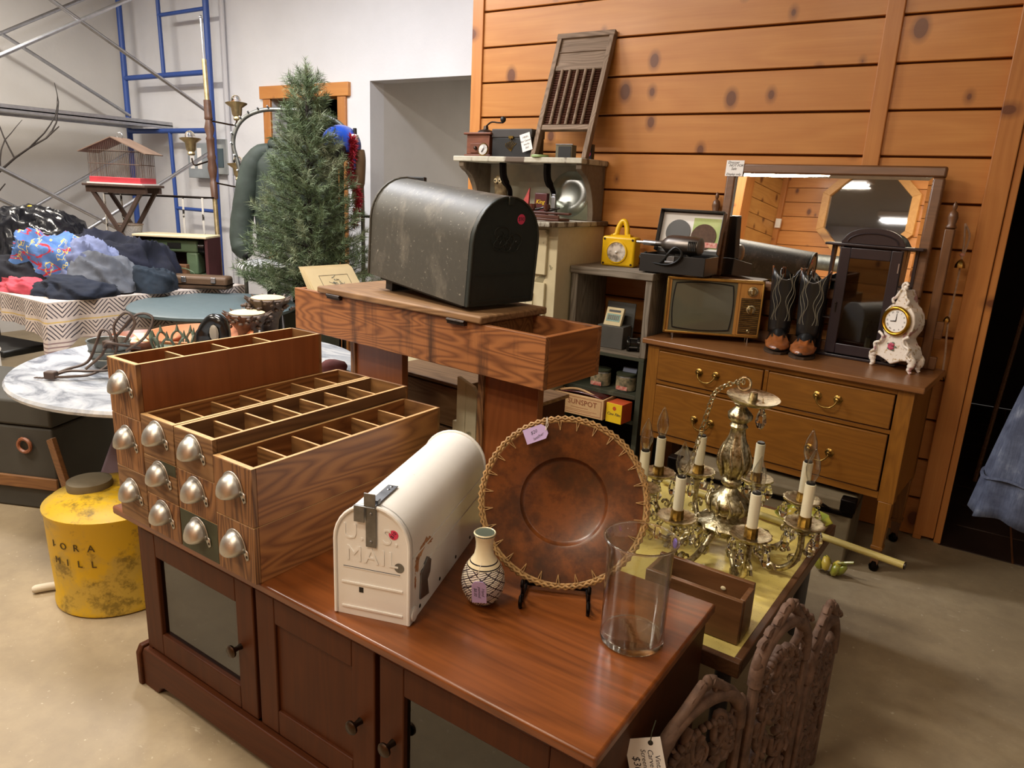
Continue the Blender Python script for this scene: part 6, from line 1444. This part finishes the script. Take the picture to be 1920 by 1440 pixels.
HE = thing('blue_helmet', 'shiny blue helmet behind the fir tree', 'helmet', (-3.66, 3.50, 1.64), 20); plain('helmet_blue', '#2450b8', .25, var=.06, coat=.5)
def hel(u, v):
    a = 2 * pi * u; el = -.35 + (pi / 2 + .35) * v; return (.125 * cos(el) * cos(a), .15 * cos(el) * sin(a), .05 + .13 * sin(el))
MB().grid(hel, 32, 14).build('shell', 'helmet_blue', HE, smooth=80, solid=.008); MB().bx(-.09, .09, -.152, -.10, -.06, .05).build('face_opening', 'black', HE, bevel=.02); MB().bx(-.128, -.11, -.07, .06, -.10, .03).bx(.11, .128, -.07, .06, -.10, .03).build('ear_flap', 'helmet_blue', HE, bevel=.012)
MB().bx(.10, .135, -.06, -.02, .07, .12).build('white_emblem', 'white_plain', HE, bevel=.006)
tag(MB().cyl((-3.66, 3.50, .0), (-3.66, 3.50, 1.62), .015, n=8).lathe([(.16, 0), (.16, .02), (.0, .03)], 16, Matrix.Translation((-3.66, 3.50, 0))).lathe([(.05, 1.60), (.07, 1.66), (.05, 1.70), (0, 1.70)], 12, Matrix.Translation((-3.66, 3.50, 0))).build('display_stand', 'dark_metal', None), 'dark metal display stand carrying the blue helmet', 'stand')
random.seed(9); BO = thing('red_boa', 'fluffy red feather garland hanging beside the fir tree', 'garland', (-3.52, 3.47, 1.20)); plain('boa_red', '#b01c30', .8, var=.3)
cv_ = spline([(.0, 0, .0), (.03, 0, .10), (.02, .01, .20), (-.03, 0, .28), (-.02, 0, .38), (.0, 0, .48), (-.02, 0, .53)], 6); fv, ff = [], []
for p in cv_:
    for k in range(46):
        d_ = Vector((random.gauss(0, 1), random.gauss(0, 1), random.gauss(0, 1))).normalized(); s = d_.orthogonal().normalized() * .006; q = p + d_ * random.uniform(.025, .055); i = len(fv); fv += [p - s, p + s, q]; ff.append((i, i + 1, i + 2))
m = MB(); m.add(fv, ff); tag(m.build('feathers', 'boa_red', BO, smooth=0), kind='stuff'); MB().tube(cv_, .012, 6).build('core_cord', 'boa_red', BO)
BGs = thing('brown_sleeve', 'brown leather golf sleeve hanging behind the red garland', 'sleeve', (-3.555, 3.53, 1.36)); MB().tube(spline([(0, 0, 0), (.02, 0, .10), (.03, 0, .24), (.02, 0, .30)], 4), [.035] * 4 + [.04] * 9, 10).build('pouch', plain('golf_brown', '#6b5238', .6).m, BGs, smooth=60); MB().cyl((.0, 0, .28), (-.01, 0, .44), .012, n=8).build('shaft', 'black', BGs)

# ------------------------------------------------------------------ marble topped round table and the things on it
def marble():
    t = NT('marble'); v = t.coord((1, 2.2, 1), rand=False); a = t.noise(v, 3.2, 8, .62, 1.3); c = t.ramp(a, [(.36, lin('#6d727c')), (.46, lin('#9da2aa')), (.6, lin('#bfc1c4')), (.75, lin('#8f949e'))])
    t.base(c); t.set(Roughness=.2)
marble()
MTb = thing('marble_table', 'round grey and white marble topped table behind the stacked drawers', 'table', (-2.645, 1.712, 0))
MB().lathe([(0, .672), (.645, .672), (.665, .680), (.667, .69), (.66, .70), (0, .70)], 72).build('marble_top', 'marble', MTb, smooth=40); MB().lathe([(.09, .04), (.05, .10), (.045, .25), (.07, .35), (.05, .5), (.08, .62), (.22, .67)], 20).build('pedestal', 'black_iron', MTb, smooth=50)
for k in range(3): MB().tube(spline([(0, 0, .14), (.2 * cos(k * 2.1 + 2.2), .2 * sin(k * 2.1 + 2.2), .12), (.38 * cos(k * 2.1 + 2.2), .38 * sin(k * 2.1 + 2.2), .02)], 4), .028, 6).build('foot', 'black_iron', MTb)
ZM = .7015
TW_ = thing('wire_tangle', 'rusty bent wire trap with loops lying on the marble table', 'wire trap', (-2.72, 1.34, ZM), 30); plain('rusty_wire', '#4a3a32', .6, var=.2)
loops = [[(-.14, -.06, .01), (-.10, -.02, .03), (-.05, .03, .05), (-.02, .05, .12), (.0, .06, .17), (.03, .06, .16), (.05, .04, .10)], [(-.12, -.07, .012), (-.06, -.06, .015), (.0, -.03, .02), (.04, .02, .05), (.06, .05, .11), (.05, .06, .19), (.09, .08, .24), (.12, .08, .20), (.09, .05, .13)], [(-.13, -.05, .012), (-.08, -.04, .03), (.0, -.02, .03), (.07, .0, .04), (.12, .04, .10)], [(.02, .03, .10), (.06, .07, .16), (.12, .10, .23), (.18, .10, .22), (.16, .07, .15), (.10, .04, .10)], [(-.04, .0, .03), (.0, .05, .08), (.04, .02, .13), (.09, .04, .12), (.12, .10, .10)]]
for l in loops: MB().tube(spline(l, 6), .0055, 6).build('wire_loop', 'rusty_wire', TW_, smooth=60)
for p in ((-.13, -.065, .018), (.03, .05, .12)): MB().box(p, (.04, .03, .03)).build('clamp', 'rusty_wire', TW_, bevel=.005)
for k in range(3): MB().tube([(-.16 - .012 * k + .007 * cos(a), -.07 + .007 * sin(a), .006) for a in [2 * pi * i / 8 for i in range(8)]], .0018, 4, True).build('chain_link', 'rusty_wire', TW_)
PA = tag(MB().lathe([(.055, 0), (.06, .005), (.078, .10), (.081, .102), (.081, .106), (.075, .104), (.055, .006), (0, .004)], 28).build('metal_pail', 'galv', None, loc=(-2.86, 1.47, ZM), smooth=50), 'ribbed grey metal pail on the marble table behind the wire trap', 'pail')
for z in (.035, .065): MB().tube([(r_ * cos(a), r_ * sin(a), z) for r_ in (.062 + .18 * z,) for a in [2 * pi * i / 28 for i in range(28)]], .003, 5, True).build('rib', 'galv', PA)
plain('copper_clay', '#8a5236', .4, var=.15); plain('terracotta', '#c98258', .6, var=.08, vs=14)
tag(MB().lathe([(0, .0), (.08, .0), (.11, .01), (.15, .045), (.153, .05), (.148, .052), (.10, .018), (0, .012)], 36).build('copper_bowl', 'copper_clay', None, loc=(-3.08, 1.74, ZM), smooth=50), 'shallow brown bowl with papers on the marble table', 'bowl')
tag(MB().bx(-.08, .05, -.06, .05, 0, .012, rotm(8, -10, 20)).bx(-.03, .09, -.04, .07, .018, .024, rotm(-6, 8, -14)).build('paper_bundle', 'paper_cream', None, loc=(-3.08, 1.74, ZM + .032), bevel=.001), 'bundle of cream papers lying in the brown bowl', 'papers')
tag(MB().lathe([(0, 0), (.14, 0), (.17, .012), (.205, .06), (.22, .075), (.222, .085), (.212, .086), (.195, .066), (.15, .02), (0, .012)], 44).build('terracotta_bowl', 'terracotta', None, loc=(-2.84, 1.86, ZM), smooth=50), 'wide terracotta bowl on the marble table behind the top drawer', 'bowl')
CRN = thing('crown_holder', 'small green iron crown shaped candle holder', 'candle holder', (-2.72, 1.655, ZM + .0)); CRN.scale = (1.3, 1.3, 1.35); plain('verdigris', '#3b4438', .6, vs=60, col2='#5d6a58')
MB().lathe([(.055, 0), (.06, .01), (.05, .02), (.05, .055), (.0, .055)], 24).build('base', 'verdigris', CRN)
for k in range(8):
    a = k * pi / 4; P2 = lambda r, z, d: (r * cos(a + d), r * sin(a + d), z)
    MB().tube(spline([P2(.055, .05, -.3), P2(.062, .075, -.25), P2(.064, .09, 0), P2(.062, .075, .25), P2(.055, .05, .3)], 4), .004, 5).build('scroll', 'verdigris', CRN); MB().tube([P2(.062, .09, 0), P2(.064, .112, 0)], [.007, .001], 5).build('point', 'verdigris', CRN)
DK = thing('duck_figurine', 'glossy black and white duck head figurine on the marble table', 'figurine', (-2.60, 1.73, ZM), 20); DK.scale = (1.2, 1.2, 1.15)
MB().lathe([(.05, 0), (.055, .02), (.045, .06), (.0, .08)], 18).build('body', 'white_plain', DK, smooth=60); MB().tube(spline([(0, 0, .05), (-.005, 0, .10), (.01, 0, .14), (.04, 0, .165), (.065, 0, .15), (.07, 0, .11), (.06, 0, .08)], 5), [.034] * 8 + [.03] * 12 + [.026] * 11, 10, flat=.8).build('neck', 'black_gloss', DK, smooth=60); MB().ball((.045, -.022, .125), (.018, .008, .03), 8, 6).build('pale_cheek', plain('cheek', '#8d8578', .5).m, DK)
plain('grape_brown', '#3a2c24', .6, vs=50, col2='#5c4a3c')
for k, (x, y, h_, lab) in enumerate(((-2.79, 2.07, .15, 'lower dark carved candle holder with cream top, nearer the drawers'), (-2.83, 2.22, .20, 'taller dark carved candle holder with cream top, nearer the fir tree'))):
    random.seed(40 + k); C_ = thing('candle_holder', lab, 'candle holder', (x, y, ZM), 0, 'carved candle holders on the marble table'); C_.scale = (1.35, 1.35, 1.0)
    MB().lathe([(.055, 0), (.06, .01), (.03, .03), (.035, h_ * .5), (.06, h_ - .03), (.072, h_), (.06, h_ + .004), (0, h_ + .002)], 18).build('stem', 'grape_brown', C_, smooth=50); MB().lathe([(.056, h_), (.058, h_ + .008), (.05, h_ + .012), (0, h_ + .010)], 20).build('wax_top', 'paper_cream', C_, smooth=40)
    for q in range(12):
        a = q * pi / 6; m = MB()
        for j in range(5): m.ball(((.066 + random.gauss(0, .006)) * cos(a + random.gauss(0, .15)), (.066 + random.gauss(0, .006)) * sin(a + random.gauss(0, .15)), h_ - .006 - random.uniform(0, .05)), random.uniform(.006, .010), 6, 4)
        m.build('grape_cluster', 'grape_brown', C_, smooth=60); MB().tube([(.06 * cos(a), .06 * sin(a), h_ - .01), (.082 * cos(a + .1), .082 * sin(a + .1), h_ + .012)], [.010, .002], 5).build('leaf', 'grape_brown', C_)
tag(MB().lathe([(.0, 0), (.05, .0), (.055, .02), (.045, .035), (0, .04)], 14, wob=lambda a, i: 1 + .15 * sin(3 * a)).build('red_cloth', fabric('fab_wine', '#6d3634', '#4a2422'), None, loc=(-2.18, 2.02, ZM), smooth=60), 'small wine red cloth on the marble table edge', 'cloth')

# ------------------------------------------------------------------ below: trunk, case, yellow can, stick
DT = thing('old_trunk', 'large dark grey trunk with wooden slat under the marble table', 'trunk', (-3.195, 1.365, 0), 24); plain('trunk_dark', '#3c3a34', .75, var=.15, vs=5); wood('slat_wood', '#8a6038', '#6a4526', 'X', 1.4, .6, .4)
MB().bx(-.95, 0, 0, .46, .0, .38).build('body', 'trunk_dark', DT, bevel=.01); MB().bx(-.955, .005, -.005, .465, .385, .50).build('lid', 'trunk_dark', DT, bevel=.012); MB().bx(-.955, .006, -.014, 0, .10, .155).build('wood_slat', 'slat_wood', DT, bevel=.004)
for x in (-.32, -.13): MB().tube([(x + .03 * cos(a), -.012, .30 + .03 * sin(a)) for a in [2 * pi * i / 14 for i in range(14)]], .008, 6, True).build('latch_ring', 'copper_clay', DT)
PC = thing('purple_case', 'dusty mauve case with dark handle leaning under the marble table', 'case', (-2.97, 1.42, .02), rot=(-12, 18, 22)); plain('mauve', '#6b5a66', .6, var=.12)
MB().bx(-.08, .26, 0, .12, .0, .42).build('shell', 'mauve', PC, bevel=.02, seg=3); MB().tube(spline([(.12, -.008, .36), (.12, -.035, .34), (.13, -.035, .30), (.14, -.008, .28)], 4), .007, 6).build('handle', 'black', PC); MB().bx(-.082, .262, -.003, .123, .17, .18).build('seam', 'black', PC)
tag(MB().bx(0, .05, 0, .02, 0, .42, rotm(0, -24, 0)).build('wood_lath', 'slat_wood', None, loc=(-2.86, 1.27, .012), bevel=.003), 'short wooden lath leaning next to the mauve case', 'lath')
def can_mat():
    t = NT('can_yellow'); v = t.coord(rand=False); c = t.mix(t.ramp(t.noise(v, 5, 6, .65), [(.47, G(0)), (.56, G(.85))]), lin('#c9a208'), lin('#b3973f'))
    c = t.mix(t.ramp(t.noise(v, 9, 8, .75), [(.53, G(0)), (.62, G(.85))]), c, lin('#6e5a18')); c = t.mix(t.ramp(t.noise(v, 40, 4, .7), [(.68, G(0)), (.72, G(1))]), c, lin('#2f2810')); t.base(c); t.set(Roughness=.5)
can_mat()
OC = thing('yellow_can', 'battered yellow oil can with stencilled letters and grey cap beside the sideboard', 'oil can', (-2.405, 1.20, 0), 0); OC.scale = (1.03, 1.03, 1.0)
MB().lathe([(.195, 0), (.203, .006), (.203, .02), (.198, .03), (.204, .20), (.207, .335), (.212, .345), (.212, .353), (.203, .358), (.195, .366), (.14, .385), (.08, .392), (0, .392)], 48).build('drum', 'can_yellow', OC, smooth=40)
MB().lathe([(.068, .385), (.070, .40), (.068, .415), (.05, .422), (0, .422)], 30, Matrix.Translation((-.06, -.045, 0))).build('cap', plain('cap_grey', '#6e6552', .7, var=.2).m, OC, smooth=40)
MB().bx(-.03, .05, .10, .13, .385, .45).build('handle_bracket', 'green_paint', OC, bevel=.004); MB().tube([(-.03, .115, .445), (.10, .09, .455)], .009, 6).build('handle', 'paper_cream', OC)
plain('stencil', '#4a3a10', .8)
def wrapped(ch, ang, z, sz):
    a = RD(ang); text('stencil_letter', ch, sz, 'stencil', OC, Matrix.Translation((.2065 * cos(a), .2065 * sin(a), z)) @ Matrix.Rotation(a + pi / 2, 4, 'Z') @ Matrix.Rotation(pi / 2, 4, 'X'), .0006)
for i, ch in enumerate('IORA'): wrapped(ch, -88 + 13 * i, .262, .034)
for i, ch in enumerate('MILL'): wrapped(ch, -84 + 12 * i, .205, .034)
tag(MB().tube(spline([(-2.60, .985, .016), (-2.575, 1.03, .017), (-2.53, 1.10, .016), (-2.49, 1.17, .014)], 4), [.010] + [.015] * 11 + [.012], 8).build('pale_stick', plain('bone', '#c9c0ae', .7).m, None, smooth=60), 'short pale debarked stick on the floor behind the yellow can', 'stick')
WF = thing('white_bench', 'white tubular metal bench frame beside the cloth table', 'bench', (-4.62, 1.72, 0), 10)
for z in (.56, .46): MB().tube([(-.6, 0, z), (.06, 0, z)], .016, 8).build('rail', 'white_plain', WF)
MB().tube(spline([(.06, 0, .56), (.05, 0, .50), (-.02, 0, .46), (-.10, 0, .45)], 4), .013, 8).build('curved_brace', 'white_plain', WF)
for x in (-.55, .04): MB().tube([(x, 0, .56), (x, 0, 0)], .016, 8).build('leg', 'white_plain', WF)
MB().bx(-.6, .06, .02, .30, .40, .44).build('dark_seat', 'black', WF, bevel=.01)
for x in (-.55, .04): MB().tube([(x, .3, .42), (x, .3, 0)], .016, 8).build('leg', 'white_plain', WF)

# under the trough: crate, white painted board, dark cupboard door
UC = thing('plank_crate', 'rough plank crate on the floor under the trough bench', 'crate', (-2.03, 2.10 + .10, 0), -6)
for k in range(4): MB().bx(0, .42, 0, .018, .02 + .17 * k, .18 + .17 * k).build('slat', 'board_grey', UC, bevel=.003)
for x in (0, .40): MB().bx(x, x + .02, .018, .30, 0, .70).build('end_board', 'fir_dark', UC)
MB().bx(0, .42, .30, .318, 0, .70).build('back_board', 'fir_dark', UC); MB().bx(-.01, .43, -.01, .32, .70, .715).build('lid_board', 'board_grey', UC, bevel=.003)
tag(MB().prism([(0, 0), (.105, 0), (.105, .70), (.085, .735), (0, .76), (0, .58), (-.02, .58), (-.02, 0)], 0, .018, rotm(90, 0, 0)).bx(.04, .048, -.020, -.018, 0, .74).build('white_board', 'cream_paint', None, loc=(-1.60, 2.13, 0), rot=(0, 0, -8), bevel=.002), 'cream painted board with clipped corner standing behind the drawers', 'board')
DP = thing('dark_cupboard', 'dark stained wooden chest standing behind the trough leg', 'chest', (-1.47, 2.10, 0), -6); MB().bx(0, .20, 0, .25, 0, .70).build('body', 'cherry_dark', DP, bevel=.003); MB().bx(-.01, .21, -.012, .26, .70, .715).build('top', 'board_grey', DP, bevel=.003); MB().bx(.02, .18, -.012, 0, .06, .66).build('door', 'fir_dark', DP, bevel=.003)
